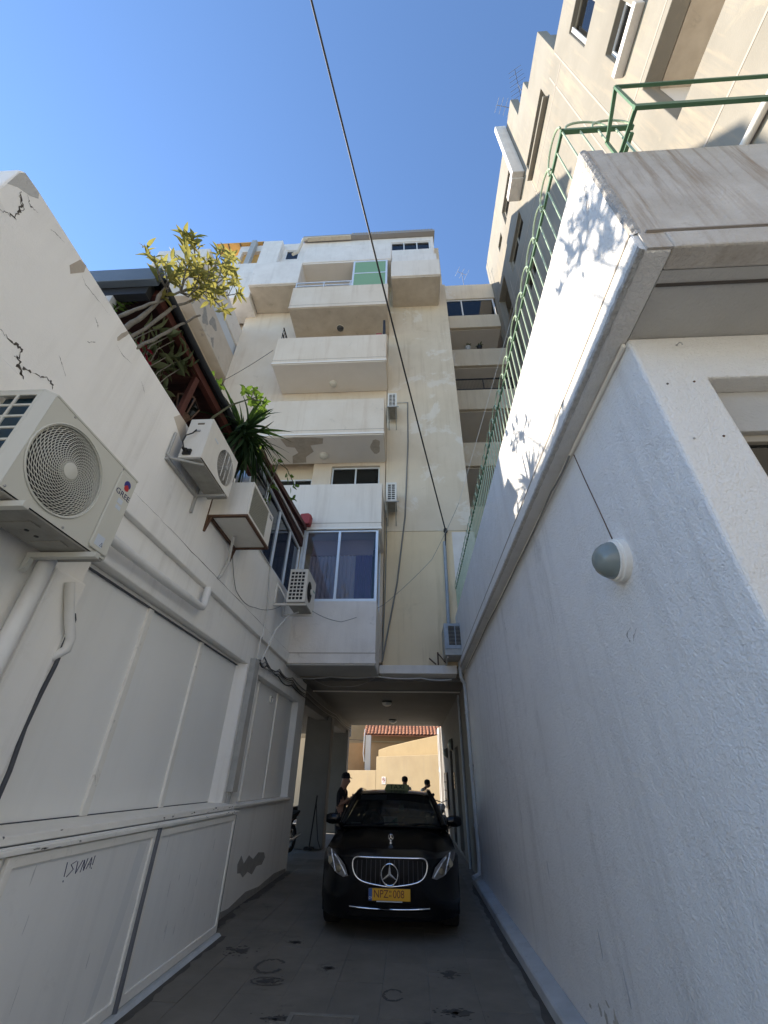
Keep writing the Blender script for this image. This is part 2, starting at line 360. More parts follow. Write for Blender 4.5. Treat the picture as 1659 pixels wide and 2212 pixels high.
def glass(name, tint, trans, rough=0.03):
    m = bpy.data.materials.new(name); m.use_nodes = True; MATS[name] = m; nt = m.node_tree; nt.nodes.clear()
    out = nt.nodes.new('ShaderNodeOutputMaterial'); tr = nt.nodes.new('ShaderNodeBsdfTransparent'); gl = nt.nodes.new('ShaderNodeBsdfGlossy')
    df = nt.nodes.new('ShaderNodeBsdfDiffuse'); m1 = nt.nodes.new('ShaderNodeMixShader'); m2 = nt.nodes.new('ShaderNodeMixShader'); fr = nt.nodes.new('ShaderNodeFresnel')
    tr.inputs[0].default_value = (*tint, 1); df.inputs[0].default_value = (0.012, 0.013, 0.014, 1); gl.inputs['Roughness'].default_value = rough
    m1.inputs[0].default_value = trans; fr.inputs[0].default_value = 1.5
    nt.links.new(df.outputs[0], m1.inputs[1]); nt.links.new(tr.outputs[0], m1.inputs[2])
    nt.links.new(fr.outputs[0], m2.inputs[0]); nt.links.new(m1.outputs[0], m2.inputs[1]); nt.links.new(gl.outputs[0], m2.inputs[2])
    nt.links.new(m2.outputs[0], out.inputs[0]); return m
glass('window_glass', (0.62, 0.68, 0.70), 0.55)
glass('curtain_glass', (0.85, 0.86, 0.9), 0.9)
glass('brown_glass', (0.45, 0.36, 0.28), 0.6)
glass('windscreen', (0.36, 0.42, 0.40), 0.45)
glass('lamp_cover', (0.95, 0.95, 0.95), 0.97)

def leafmat(name, col, trans, tcol, rnd=0.5):
    m = bpy.data.materials.new(name); m.use_nodes = True; MATS[name] = m; nt = m.node_tree; nt.nodes.clear()
    out = nt.nodes.new('ShaderNodeOutputMaterial'); df = nt.nodes.new('ShaderNodeBsdfPrincipled'); tl = nt.nodes.new('ShaderNodeBsdfTranslucent'); mx = nt.nodes.new('ShaderNodeMixShader')
    oi = nt.nodes.new('ShaderNodeObjectInfo'); g = nt.nodes.new('ShaderNodeNewGeometry')
    c = _mix(nt, _mul(nt, oi.outputs['Random'], rnd), col, (col[0]*1.6, col[1]*1.05, col[2]*0.8))
    c = _mix(nt, _mul(nt, _noise(nt, g.outputs['Position'], 22, 3), 0.5), c, tuple(x*0.55 for x in col))
    nt.links.new(c, df.inputs['Base Color']); df.inputs['Roughness'].default_value = 0.65; df.inputs['Specular IOR Level'].default_value = 0.12; tl.inputs[0].default_value = (*tcol, 1); mx.inputs[0].default_value = trans
    nt.links.new(df.outputs[0], mx.inputs[1]); nt.links.new(tl.outputs[0], mx.inputs[2]); nt.links.new(mx.outputs[0], out.inputs[0]); return m
leafmat('leaf_yellow', (0.13, 0.14, 0.05), 0.38, (0.50, 0.46, 0.12))
leafmat('leaf_grey', (0.15, 0.19, 0.10), 0.2, (0.2, 0.25, 0.1))
leafmat('leaf_jade', (0.07, 0.13, 0.03), 0.3, (0.22, 0.36, 0.05))
leafmat('leaf_yucca', (0.022, 0.048, 0.02), 0.1, (0.1, 0.2, 0.04))
leafmat('leaf_red', (0.25, 0.02, 0.04), 0.3, (0.4, 0.04, 0.07))

# ================================================================ THE SETTING: ground
gm = MB(); gm.box(-120, 120, -60, 160, -0.5, -0.03)
ground = gm.build('ground', 'concrete_base', None, kind='structure', origin=(0, 0, 0))
fl = MB(); fl.box(-2.9, 1.2, -3.0, 12.9, -0.028, -0.004); fl.build('joint_bed', 'joint', ground)
# paving slabs of the alley, each one a piece of the ground
sw, sl_ = 0.437, 1.26
sm = MB(); sm.box(-sw/2 + 0.003, sw/2 - 0.003, -sl_/2 + 0.003, sl_/2 - 0.003, -0.03, 0.0)
slab0 = sm.build('paving_slab', 'concrete_slab', ground, bevel=0.002)
first = True
offs = [0.0, .55, .2, .74, .36, .05, .48, .31, .66]
for i in range(0, 9):
    for j in range(0, 11):
        x = -2.49 + sw * (i - 0.5); y = -1.2 + sl_ * j + offs[i] * 1.3
        if first: o = slab0; first = False
        else:
            o = slab0.copy(); COL.objects.link(o); o.parent = ground
        o.location = (x, y, random.uniform(-0.0012, 0.0012)); o.rotation_euler = (random.uniform(-.001, .001), random.uniform(-.002, .002), 0)
# square inspection cover
cv = thing('manhole_cover', 'square concrete inspection cover with pale frame set in the slabs', 'manhole cover', (-0.75, 4.72, 0))
MB().holes('z', 0.003, 0.012, -1.04, -0.46, 4.5, 5.10, [(-1.0, -0.5, 4.54, 5.06)]).build('frame', 'joint', cv, bevel=0.003)
MB().box(-.995, -0.505, 4.545, 5.055, 0.003, 0.008).build('lid', 'concrete_slab', cv, bevel=0.003)
# oil marks on the slabs
def blob(cx, cy, rx, ry, n=26, jit=0.25, seed=0, hole=0.0):
    rr = random.Random(seed); pts = []
    ph = [rr.uniform(0, 6.28) for _ in range(4)]
    for k in range(n):
        a = 2 * PI * k / n; q = 1 + jit * (0.5 * math.sin(2*a + ph[0]) + 0.35 * math.sin(3*a + ph[1]) + 0.3 * math.sin(5*a + ph[2])) + rr.uniform(-jit, jit) * 0.25
        pts.append((cx + rx * q * math.cos(a), cy + ry * q * math.sin(a)))
    return pts
mat('oil', (0.068, 0.064, 0.058), 0.8)
def ring_mark(cx, cy, rx, ry, w, seed):
    rr = random.Random(seed); n = 34; o1 = []; i1 = []
    for k in range(n):
        a = 0.5 + 5.4 * k / (n - 1); q = 1 + rr.uniform(-.06, .06); ww = w * (0.5 + 0.7 * rr.random())
        o1.append((cx + rx*q*math.cos(a), cy + ry*q*math.sin(a), 0.0035)); i1.append((cx + (rx*q-ww)*math.cos(a), cy + (ry*q-ww)*math.sin(a), 0.0035))
    return MB().grid([o1, i1])
ring_mark(-1.5, 6.09, 0.16, 0.20, 0.045, 1).build('oil_stain', 'oil', ground); ring_mark(-.2, 5.54, .10, .13, .03, 2).build('oil_stain', 'oil', ground); ring_mark(-1.41, 5.71, .17, .10, .02, 6).build('oil_stain', 'oil', ground)
def speck(cx, cy, rx, ry, seed, n=46):
    """Spatter of small irregular blots."""
    rr = random.Random(seed); m = MB()
    for k in range(n):
        a = rr.uniform(0, 6.28); q = abs(rr.gauss(0, .55)); r = rr.uniform(.006, .03) * (1.25 - min(1, q)); x = cx + rx*q*math.cos(a); y = cy + ry*q*math.sin(a)
        if r > .004: m.prism(blob(x, y, r*1.3, r, 9, .5, seed*100 + k), 'z', .0026 + .0001*(k % 7), .0034 + .0001*(k % 7))
    return m.build('oil_stain', 'oil', ground, kind='stuff')
for (x, y, rx, ry, q) in ((-1.41, 6.85, .12, .09, 4), (-.89, 6.1, .09, .06, 5), (.35, 6.08, .14, .16, 6), (-1.1, 5.01, .2, .07, 7), (.34, 5.25, .25, .14, 8), (-1.41, 5.71, .15, .09, 9), (-1.95, 6.5, .3, .25, 10)): speck(x, y, rx, ry, q)

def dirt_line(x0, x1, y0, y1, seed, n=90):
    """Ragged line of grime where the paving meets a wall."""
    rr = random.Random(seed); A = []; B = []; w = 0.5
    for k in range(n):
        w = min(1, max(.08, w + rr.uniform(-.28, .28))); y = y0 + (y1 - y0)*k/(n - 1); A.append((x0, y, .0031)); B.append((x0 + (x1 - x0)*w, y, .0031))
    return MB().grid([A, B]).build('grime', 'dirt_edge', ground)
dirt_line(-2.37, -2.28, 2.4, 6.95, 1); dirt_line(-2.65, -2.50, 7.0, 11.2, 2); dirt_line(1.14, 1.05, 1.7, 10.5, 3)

def window(parent, axis, p, sgn, u0, u1, z0, z1, n=2, fw=0.05, frame='alu', pane='window_glass', depth=0.06, room=True, splits=None, horiz=None, roommat='dark_room', rd=0.9):
    us = splits or [u0 + (u1 - u0) * k / n for k in range(n + 1)]
    ops = []
    for k in range(len(us) - 1):
        a = us[k] + (fw if k == 0 else fw / 2); b = us[k+1] - (fw if k == len(us) - 2 else fw / 2)
        zz = [z0 + fw] + ([horiz - fw/2, horiz + fw/2] if horiz else []) + [z1 - fw]
        for q in range(0, len(zz), 2): ops.append((a, b, zz[q], zz[q+1]))
    f = MB().holes(axis, p, p + sgn * depth, u0, u1, z0, z1, ops).build('window', frame, parent, bevel=0.004)
    for a, b, c, d in ops:
        m = MB(); q = p + sgn * depth * 0.45
        (m.box(q, q + sgn*0.006, a - .005, b + .005, c - .005, d + .005) if axis == 'x' else m.box(a - .005, b + .005, q, q + sgn*0.006, c - .005, d + .005)).build('pane', pane, f)
    if room:
        m = MB(); q = p + sgn * rd
        (m.box(q, q + sgn*0.02, u0 - .3, u1 + .3, z0 - .3, z1 + .3) if axis == 'x' else m.box(u0 - .3, u1 + .3, q, q + sgn*0.02, z0 - .3, z1 + .3)).build('room_wall', roommat, f)
    return f

def crack(parent, pts, w, axis='x', plane=0.0, seed=0, material='crack', off=0.0015):
    """Open jagged crack on a wall: a thin tapered strip standing just off the plaster."""
    rr = random.Random(seed); L = []
    for k in range(len(pts) - 1):
        a, b = pts[k], pts[k+1]
        for q in range(6):
            t = q / 6; L.append((a[0] + (b[0]-a[0])*t + rr.uniform(-1, 1)*w*0.7, a[1] + (b[1]-a[1])*t + rr.uniform(-1, 1)*w*0.7))
    L.append(pts[-1]); n = len(L); A = []; B = []
    for k, (u, z) in enumerate(L):
        d = (L[min(k+1, n-1)][0] - L[max(k-1, 0)][0], L[min(k+1, n-1)][1] - L[max(k-1, 0)][1]); l = math.hypot(*d) or 1
        ww = w * 0.8 * (0.15 + 0.85 * math.sin(PI * (k + .3) / (n + .1))) * rr.choice((.35, .5, .8, 1.1, 1.7))
        nx, nz = -d[1]/l*ww/2, d[0]/l*ww/2
        f = (lambda a_, b_: (plane + off, a_, b_)) if axis == 'x' else (lambda a_, b_: (a_, plane + off, b_))
        A.append(f(u + nx, z + nz)); B.append(f(u - nx, z - nz))
    return MB().grid([A, B]).build('crack', material, parent)

# ================================================================ LEFT BUILDING
LB = thing('shop_building', 'white stucco shop with cracked parapet and boarded display windows', 'building', (-4.5, 6, 0))
XL = -2.65
OP1 = (3.0, 6.9, 1.33, 3.2); OP2 = (7.5, 10.55, 1.3, 3.15)
MB().holes('x', XL, XL - 0.3, 0.95, 11.2, -0.02, 3.69, [OP1, OP2]).build('wall', 'white_stucco', LB, bevel=0.012)
MB().box(-8.5, XL - 0.3, 0.97, 1.2, -0.02, 5.0).build('end_wall', 'white_stucco', LB)
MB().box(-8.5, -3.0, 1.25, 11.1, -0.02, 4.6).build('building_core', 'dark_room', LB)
# string course with drip groove, then the parapet
MB().prism([(XL - .28, 3.69), (-2.585, 3.69), (-2.58, 3.885), (-2.60, 3.892), (XL - .28, 3.892)], 'y', 0.95, 9.0).build('string_course', 'white_stucco', LB, bevel=0.01)
pp = [(0.96, 3.905), (5.42, 3.905), (5.42, 5.185), (4.0, 5.18), (2.6, 5.185), (1.09, 5.178), (0.985, 5.165), (0.962, 5.12)]
MB().prism(pp, 'x', -2.9, -2.62).build('parapet', 'white_stucco', LB, bevel=0.014)
MB().box(-2.9, -2.625, 5.43, 9.0, 3.905, 5.03).build('parapet', 'white_stucco', LB, bevel=0.012)
MB().box(-6.5, -2.9, 2.2, 9.0, 4.6, 4.75).build('terrace_floor', 'soffit_grey', LB)
# boarded windows
for a, b in ((3.0, 4.15), (4.21, 5.44), (5.5, 6.78)):
    MB().box(-2.83, -2.795, a, b, 1.34, 3.19).build('panel', 'panel_board', LB, bevel=0.004)
for y in (4.18, 5.47): MB().box(-2.82, -2.768, y - .042, y + .042, 1.345, 3.185).build('mullion', 'trim_paint', LB, bevel=0.006)
MB().prism([(-2.835, 6.78), (-2.79, 6.78), (-2.655, 6.895), (-2.835, 6.895)], 'z', 1.335, 3.195).build('reveal', 'white_stucco', LB)
MB().box(-2.81, -2.775, 3.02, 6.78, 3.155, 3.197).build('head_rail', 'trim_paint', LB, bevel=0.004)
MB().box(-2.80, -2.757, 3.02, 6.78, 3.148, 3.154).build('gap', 'gap_dark', LB)
for a, b in ((7.52, 7.97), (8.03, 9.23), (9.29, 10.54)):
    MB().box(-2.83, -2.795, a, b, 1.305, 3.145).build('panel', 'panel_board', LB, bevel=0.004)
for y in (8.0, 9.26): MB().box(-2.82, -2.768, y - .03, y + .03, 1.31, 3.14).build('mullion', 'trim_paint', LB, bevel=0.006)
MB().lathe([(0.075, 0), (0.075, .03), (0.055, .035), (0.05, .01), (0.0, .01)], (-2.795, 8.85, 2.95), (1, 0, 0), 20).build('vent_collar', 'trim_paint', LB, smooth=40)
MB().lathe([(0.05, 0), (0.05, .004)], (-2.786, 8.85, 2.95), (1, 0, 0), 16).build('vent_hole', 'fan_black', LB)
MB().prism([(-2.8, 1.25), (-2.595, 1.25), (-2.59, 1.285), (-2.8, 1.30)], 'y', 7.3, 10.62).build('sill', 'trim_paint', LB, bevel=0.006)
MB().prism([(-2.8, 1.275), (-2.49, 1.262), (-2.485, 1.315), (-2.8, 1.345)], 'y', 2.3, 6.95).build('sill', 'trim_paint', LB, bevel=0.008)
# near pilaster with a shadow gap
MB().box(XL + .002, -2.585, 2.64, 2.975, 0.0, 2.93).build('pilaster', 'white_stucco', LB, bevel=0.02)
MB().tube([(-2.572, 2.985, 1.36), (-2.575, 2.99, 1.65), (-2.60, 2.99, 1.9), (-2.592, 2.99, 2.1), (-2.575, 2.99, 2.3), (-2.575, 2.985, 2.64), (-2.58, 2.96, 2.68)], 0.015, 8).build('seal_strip', 'gap_dark', LB, smooth=60)
# cracks and spalls
CR = [([(1.04, 5.0), (1.08, 4.95), (1.11, 4.86), (1.12, 4.80), (1.07, 4.74), (1.0, 4.70)], .018), ([(1.08, 5.04), (1.13, 5.0), (1.18, 5.03)], .008), ([(1.05, 4.97), (1.12, 4.93), (1.11, 4.86)], .010),
      ([(1.47, 4.06), (1.56, 4.06), (1.62, 4.09), (1.64, 4.02), (1.62, 3.99)], .018), ([(1.64, 4.02), (1.67, 3.96), (1.74, 3.91), (1.70, 3.86)], .022), ([(1.76, 4.0), (1.83, 4.05), (1.90, 4.09), (1.94, 4.04)], .016), ([(1.7, 3.97), (1.76, 4.0)], .02),
      ([(1.9, 4.9), (1.95, 4.88), (1.97, 4.85)], .006), ([(1.96, 4.64), (1.99, 4.68), (2.02, 4.72)], .007), ([(2.6, 4.93), (2.66, 4.9), (2.70, 4.86)], .007), ([(1.84, 4.31), (1.9, 4.27), (1.97, 4.22)], .005), ([(1.29, 5.04), (1.33, 5.07), (1.41, 5.1)], .004),
      ([(1.64, 5.06), (1.70, 5.03), (1.80, 5.05), (2.0, 5.08)], .004), ([(2.19, 4.93), (2.3, 4.92), (2.42, 4.96)], .004)]
for k, (pts, w) in enumerate(CR): crack(LB, pts, w, 'x', -2.62, k)
for k, pts in enumerate(([(3.0, 3.895), (3.6, 3.9), (4.6, 3.896), (5.6, 3.9), (7.0, 3.897), (8.9, 3.9)],)): crack(LB, pts, .009, 'x', -2.585, 30 + k)
def wall_patch(parent, name, pts, plane, t, material, axis='x'):
    return MB().prism(pts, axis, plane - 0.004, plane + t).build(name, material, parent)
wall_patch(LB, 'bare_patch', [(8.0, .53), (8.12, .62), (8.3, .50), (8.5, .58), (8.75, .50), (9.0, .56), (9.35, .52), (9.45, .44), (9.3, .36), (9.0, .38), (8.8, .30), (8.55, .37), (8.35, .33), (8.2, .40), (8.05, .42)], XL, .003, 'grey_patch')
wall_patch(LB, 'bare_patch', [(1.53, 5.0), (1.56, 5.15), (1.62, 5.175), (1.635, 5.10), (1.60, 5.02), (1.57, 4.95)], -2.62, .002, 'bare_plaster')
wall_patch(LB, 'bare_patch', [(2.16, 5.0), (2.175, 5.08), (2.20, 5.14), (2.21, 5.175), (2.24, 5.175), (2.225, 5.11), (2.205, 5.05), (2.19, 4.99), (2.175, 4.97)], -2.62, .002, 'bare_plaster')
wall_patch(LB, 'bare_patch', [(6.98, .0), (7.3, .1), (7.9, .06), (8.6, .12), (9.3, .07), (10.2, .11), (11.1, .06), (11.18, -.01), (9, -.012), (7, -.012)], XL, .002, 'grey_patch')
wall_patch(LB, 'bare_patch', [(3.2, 5.05), (3.28, 5.17), (3.42, 5.175), (3.5, 5.05), (3.46, 4.92), (3.36, 4.97)], -2.62, .002, 'peeling')

surf('scratch_grey', (0.50, 0.50, 0.49), (0.60, 0.60, 0.585), mott=12, bump=0)
surf('repaint', (0.69, 0.69, 0.675), (0.73, 0.73, 0.71), mott=3, bump=.05)
wall_patch(LB, 'weather_stain', [(.975, 4.93), (1.02, 5.0), (1.09, 5.06), (1.13, 5.12), (1.11, 5.165), (.99, 5.155), (.972, 5.1)], -2.62, .0012, 'soffit_grey')
# shutter cabinet under the display window
CB = thing('shutter_cabinet', 'low white sheet metal shutter with two framed panels and marker graffiti', 'cabinet', (-2.5, 4.7, 0))
MB().box(-2.64, -2.455, 2.3, 6.94, 0.02, 1.258).build('carcass', 'panel_sheet', CB)
def frame_panel(a, b, z0, z1):
    MB().holes('x', -2.45, -2.42, a, b, z0, z1, [(a + .055, b - .05, z0 + .075, z1 - .06)]).build('frame', 'trim_paint', CB, bevel=0.006)
    return MB().box(-2.452, -2.436, a + .05, b - .045, z0 + .07, z1 - .055).build('panel', 'panel_sheet', CB)
frame_panel(2.32, 3.04, .035, 1.215); pan = frame_panel(3.09, 4.825, .035, 1.215); frame_panel(4.90, 6.93, .035, 1.205)
MB().tube([(-2.43, 4.863, .03), (-2.425, 4.86, .1), (-2.43, 4.862, .6), (-2.43, 4.862, 1.225)], .028, 8).build('seal_strip', 'seal_dark', CB, smooth=60)
MB().box(-2.448, -2.44, 4.83, 4.895, .03, 1.22).build('gap', 'gap_dark', CB)
MB().box(-2.455, -2.40, 2.3, 6.96, 1.222, 1.252).build('top_rail', 'trim_paint', CB, bevel=0.006)
MB().box(-2.445, -2.425, 6.945, 6.955, .03, 1.2).build('edge_seal', 'black_rubber', CB)
MB().prism([(-2.46, 0), (-2.36, 0), (-2.39, .028), (-2.46, .03)], 'y', 2.3, 6.96).build('threshold', 'kerb_paint', CB)
MB().box(-2.50, -2.4825, 2.3, 6.9, 1.253, 1.2605).build('gap', 'gap_dark', CB)
MB().box(-2.80, -2.789, 3.0, 6.75, 1.338, 1.352).build('gap', 'gap_dark', LB)
ov = MB()
for a, b in (((3.66, 1.16), (3.675, 1.08)), ((3.68, 1.06), (3.682, 1.05)), ((3.76, 1.155), (3.71, 1.14)), ((3.71, 1.14), (3.75, 1.11)), ((3.75, 1.11), (3.70, 1.075)), ((3.775, 1.15), (3.79, 1.08)), ((3.79, 1.08), (3.83, 1.15)),
             ((3.84, 1.08), (3.85, 1.15)), ((3.85, 1.15), (3.875, 1.085)), ((3.875, 1.085), (3.885, 1.155)), ((3.90, 1.09), (3.93, 1.155)), ((3.93, 1.155), (3.945, 1.09)), ((3.905, 1.115), (3.945, 1.115)), ((3.965, 1.16), (3.965, 1.105)), ((3.963, 1.09), (3.965, 1.082))):
    ov.bar((-2.4345, a[0], a[1] - .04), (-2.4345, b[0], b[1] - .04), .007, .002)
ov.build('graffiti', 'marker_ink', pan)

rc = random.Random(77)
for k in range(26):
    y_ = rc.uniform(2.9, 6.9); q = rc.random(); z_, x_ = (rc.uniform(1.265, 1.31), -2.487) if q < .55 else (rc.uniform(1.226, 1.25), -2.4)
    MB().prism(blob(y_, z_, rc.uniform(.006, .035), rc.uniform(.002, .007), 8, .5, 700 + k), 'x', x_ - .004, x_ + .0012).build('paint_chip', rc.choice(('grey_patch', 'crack', 'seal_dark')), CB if q >= .55 else LB)
for k in range(22):
    y_, z_ = rc.uniform(3.2, 6.8), rc.uniform(.12, 1.1)
    MB().prism(blob(y_, z_, rc.uniform(.002, .006), rc.uniform(.012, .07), 9, .4, 800 + k), 'x', -2.437, -2.4352).build('scratch', 'scratch_grey', CB)
MB().prism([(4.45, .1), (4.52, .1), (4.64, .62), (4.72, 1.12), (4.58, 1.13), (4.53, .7)], 'x', -2.437, -2.4354).build('repaint_band', 'repaint', CB)

# glazed first-floor gallery of the left building
GA = thing('glazed_gallery', 'first-floor gallery of brown tinted sliding windows under a red fascia', 'gallery', (-3, 7.2, 5.03))
window(GA, 'x', -2.66, -1, 5.46, 8.94, 5.035, 6.42, 4, fw=0.055, frame='alu', pane='brown_glass', depth=.07)
MB().prism([(5.3, 6.43), (8.9, 6.43), (8.9, 6.98), (5.3, 6.50)], 'x', -2.9, -2.6).build('fascia', 'wood_dark', GA, bevel=0.01)
m = MB(); m.bar((-2.57, 5.2, 6.44), (-2.57, 8.85, 6.93), .06, .10); m.build('fascia_trim', 'wood_red', GA)
MB().tube([(-2.56, 5.25, 6.34), (-2.56, 7.0, 6.50), (-2.56, 8.75, 6.62)], .02, 8).build('gutter_pipe', 'white_pvc', GA, smooth=60)
MB().box(-2.9, -2.66, 5.43, 5.455, 5.035, 6.42).build('end_post', 'alu', GA)
MB().box(-3.6, -2.92, 5.3, 9.0, 6.9, 6.96).build('gallery_roof', 'gutter_dark', GA)

# pergola over the terrace
PG = thing('pergola', 'dark timber pergola roof with blue grey fascia and red post', 'pergola', (-3.6, 3.8, 4.75))
MB().box(-5.6, -2.56, 2.16, 5.3, 5.965, 6.03).build('roof_deck', 'gutter_dark', PG)
y = 2.22
while y < 5.2:
    MB().box(-5.5, -2.64, y, y + .105, 5.925, 5.96).build('plank', 'wood_dark', PG); y += 0.112
MB().box(-5.6, -2.50, 2.08, 2.155, 5.84, 6.065).build('fascia_board', 'fascia_blue', PG, bevel=0.006)
MB().box(-5.6, -2.60, 2.157, 2.235, 5.72, 5.92).build('front_beam', 'gutter_dark', PG)
m = MB(); m.bar((-2.60, 2.24, 5.87), (-2.60, 5.3, 5.89), .07, .11); m.build('side_beam', 'wood_red', PG)
m = MB(); m.tube([(-2.515, 2.16, 5.97), (-2.515, 3.2, 5.97), (-2.51, 4.2, 5.99), (-2.50, 5.35, 6.02)], .045, 10); m.build('gutter', 'gutter_dark', PG, smooth=60)
for yy in (3.3, 4.3): MB().box(-5.4, -2.65, yy - .04, yy + .04, 5.79, 5.92).build('beam', 'wood_dark', PG)
m = MB(); m.bar((-2.70, 3.32, 4.76), (-2.62, 3.30, 5.82), .07, .07); m.build('post', 'wood_red', PG, bevel=0.006)
m = MB(); m.bar((-2.98, 2.2, 4.76), (-2.98, 2.2, 5.72), .08, .08); m.build('post', 'soffit_grey', PG, bevel=0.006)
for k in range(7): MB().box(-4.62, -4.58, 2.1 + k*.5, 2.59 + k*.5, 4.76, 5.92).build('cladding_board', 'wood_dark', PG)
MB().box(-4.8, -4.64, 2.1, 5.6, 4.76, 5.92).build('terrace_wall', 'wood_dark', PG)
MB().box(-4.6, -2.92, 5.36, 5.42, 4.76, 6.25).build('end_screen', 'wood_dark', PG)

# ================================================================ CENTRE APARTMENT BUILDING
CBD = thing('apartment_building', 'tall beige apartment block with stacked solid balconies over a drive-through', 'building', (-2, 14, 0))
YF = 10.3
MB().box(-0.66, 1.86, YF, YF + .3, 7.65, 20.62).build('wall', 'facade_beige', CBD, bevel=0.015)
MB().box(-0.66, 1.86, YF + .005, YF + .3, 3.93, 7.645).build('wall', 'facade_yellow', CBD, bevel=0.015)
MB().box(1.25, 1.88, YF - .006, YF + .2, 5.2, 7.6).build('whitewash_patch', 'top_white', CBD)
MB().holes('y', YF + .02, YF + .3, -7.0, -0.68, 4.0, 20.5, [(-2.41, -0.86, 9.2, 10.13), (-4.6, -3.02, 8.5, 10.5)]).build('wall', 'balcony_pink', CBD, bevel=0.015)
MB().box(-4.62, -3.0, YF + .32, YF + .5, 8.4, 10.6).build('recess_wall', 'facade_beige', CBD)
MB().box(-7.0, 1.84, YF + .55, 20.6, 3.75, 25.2).build('building_core', 'facade_beige', CBD)
MB().box(1.55, 1.86, YF + .32, 20.6, 3.75, 20.5).build('side_wall', 'facade_beige', CBD)
window(CBD, 'y', YF + .1, 1, -2.41, -0.86, 9.22, 10.12, 2, room=True, roommat='blind_sheen_grey', rd=.25)  # grey backing serves as blind and as the panes' painted reflection
window(CBD, 'y', YF + .28, 1, -4.25, -3.06, 9.1, 9.82, 2, room=False)
# drive-through: beam, ceiling, side walls, columns
MB().box(-0.72, 1.10, YF - .12, YF + .4, 3.735, 3.925).build('beam', 'top_white', CBD, bevel=0.012)
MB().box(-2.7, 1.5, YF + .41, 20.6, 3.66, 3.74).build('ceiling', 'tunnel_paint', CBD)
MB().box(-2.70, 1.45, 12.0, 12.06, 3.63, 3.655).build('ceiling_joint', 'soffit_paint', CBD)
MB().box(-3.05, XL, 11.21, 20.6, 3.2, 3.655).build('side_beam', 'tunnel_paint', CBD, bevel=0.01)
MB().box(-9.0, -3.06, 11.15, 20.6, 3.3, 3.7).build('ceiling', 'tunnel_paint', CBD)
MB().holes('x', 1.325, 1.6, 10.62, 20.6, -.02, 3.65, [(13.6, 14.7, 0.05, 2.5), (15.6, 16.6, 0.05, 2.6)]).build('passage_wall', 'tunnel_paint', CBD, bevel=0.01)
MB().box(1.326, 1.7, 20.605, 20.74, -.02, 3.65).build('corner_pier', 'top_white', CBD)
d1 = MB().box(1.46, 1.50, 13.6, 14.7, 0.05, 2.5).build('door', 'shutter', CBD)
for k in range(9): MB().box(1.435, 1.459, 13.66, 14.64, 1.84 + k*.066, 1.885 + k*.066).build('louvre', 'lamp_opal', d1)
MB().box(1.48, 1.52, 15.6, 16.6, 0.05, 2.6).build('door', 'dark_room', CBD)
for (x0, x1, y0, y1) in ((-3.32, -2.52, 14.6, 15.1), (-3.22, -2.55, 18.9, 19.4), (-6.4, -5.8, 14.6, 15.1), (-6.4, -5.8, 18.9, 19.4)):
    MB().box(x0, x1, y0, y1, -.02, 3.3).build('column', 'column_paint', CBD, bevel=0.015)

def balcony(z0, z1, x0, x1, pm, sm_, y0=9.0, groove=True, floor_lamp=None, left=True):
    m = MB(); t = 0.12
    m.cells('z', z0, z1, [x0, x0 + t, x1 - t, x1], [y0, y0 + t, YF + .005], lambda u, v: (v < y0 + t) or u < x0 + t or u > x1 - t)
    p = m.build('balcony_parapet', pm, CBD, bevel=0.012)
    MB().box(x0 + .02, x1 - .02, y0 + .03, YF, z0 - .035, z0 + .10).build('slab', sm_, p)
    if groove:
        MB().box(x0 - .004, x1 + .004, y0 - .004, y0 + .02, z0 + .17, z0 + .185).build('drip_groove', 'groove', p)
        MB().box(x0 - .012, x1 + .012, y0 - .012, y0 + .10, z0 - .01, z0 + .05).build('drip_edge', sm_ if sm_ != 'soffit_dirty' else pm, p)
    return p
balcony(6.99, 8.42, -4.62, -0.67, 'balcony_white', 'soffit_paint')
b3 = balcony(10.28, 11.78, -4.68, -0.66, 'balcony_pink', 'soffit_paint')
balcony(13.67, 15.12, -4.62, -0.64, 'balcony_pink', 'soffit_paint')
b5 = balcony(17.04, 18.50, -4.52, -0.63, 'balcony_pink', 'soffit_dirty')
MB().prism([(-3.8, 9.1), (-3.4, 9.05), (-2.75, 9.08), (-2.5, 9.12), (-2.55, 9.35), (-2.95, 9.42), (-2.9, 9.7), (-3.2, 9.95), (-3.25, 10.22), (-3.7, 10.25), (-3.62, 9.9), (-3.4, 9.75), (-3.45, 9.5), (-3.7, 9.45)], 'z', 10.235, 10.2405).build('bare_patch', 'bare_plaster', b3)
MB().prism(blob(-0.95, 9.55, .16, .3, seed=5), 'z', 10.236, 10.2405).build('bare_patch', 'bare_plaster', b3)
# enclosed bay of the first floor
bay = MB(); bay.cells('z', 3.70, 5.07, [-2.66, -2.5, -0.88, -0.73], [9.0, 9.14, YF - .125], lambda u, v: v < 9.14 or u > -.9)
bay = bay.build('bay_parapet', 'top_white', CBD, bevel=0.015)
MB().box(-2.64, -0.74, 9.02, YF - .12, 3.655, 3.78).build('slab', 'soffit_grey', bay)
MB().box(-2.665, -0.722, 8.994, 9.02, 3.895, 3.912).build('drip_groove', 'groove', bay)
MB().box(-2.68, -0.715, 8.985, 9.1, 3.69, 3.74).build('drip_edge', 'top_white', bay)
window(CBD, 'y', 9.03, 1, -2.6, -0.74, 5.075, 6.98, 2, fw=.06, frame='alu', pane='curtain_glass', depth=.09, room=False, splits=[-2.6, -1.72, -.74])
window(CBD, 'x', -0.76, -1, 9.125, YF - .02, 5.08, 6.975, 1, fw=.05, frame='alu', pane='curtain_glass', depth=.06, room=False)
MB().box(-2.66, -2.61, 9.02, 9.12, 5.075, 6.98).build('corner_post', 'alu', CBD)
MB().box(-2.6, -0.85, 10.1, 10.2, 5.0, 7.0).build('room_wall', 'dark_room', CBD)
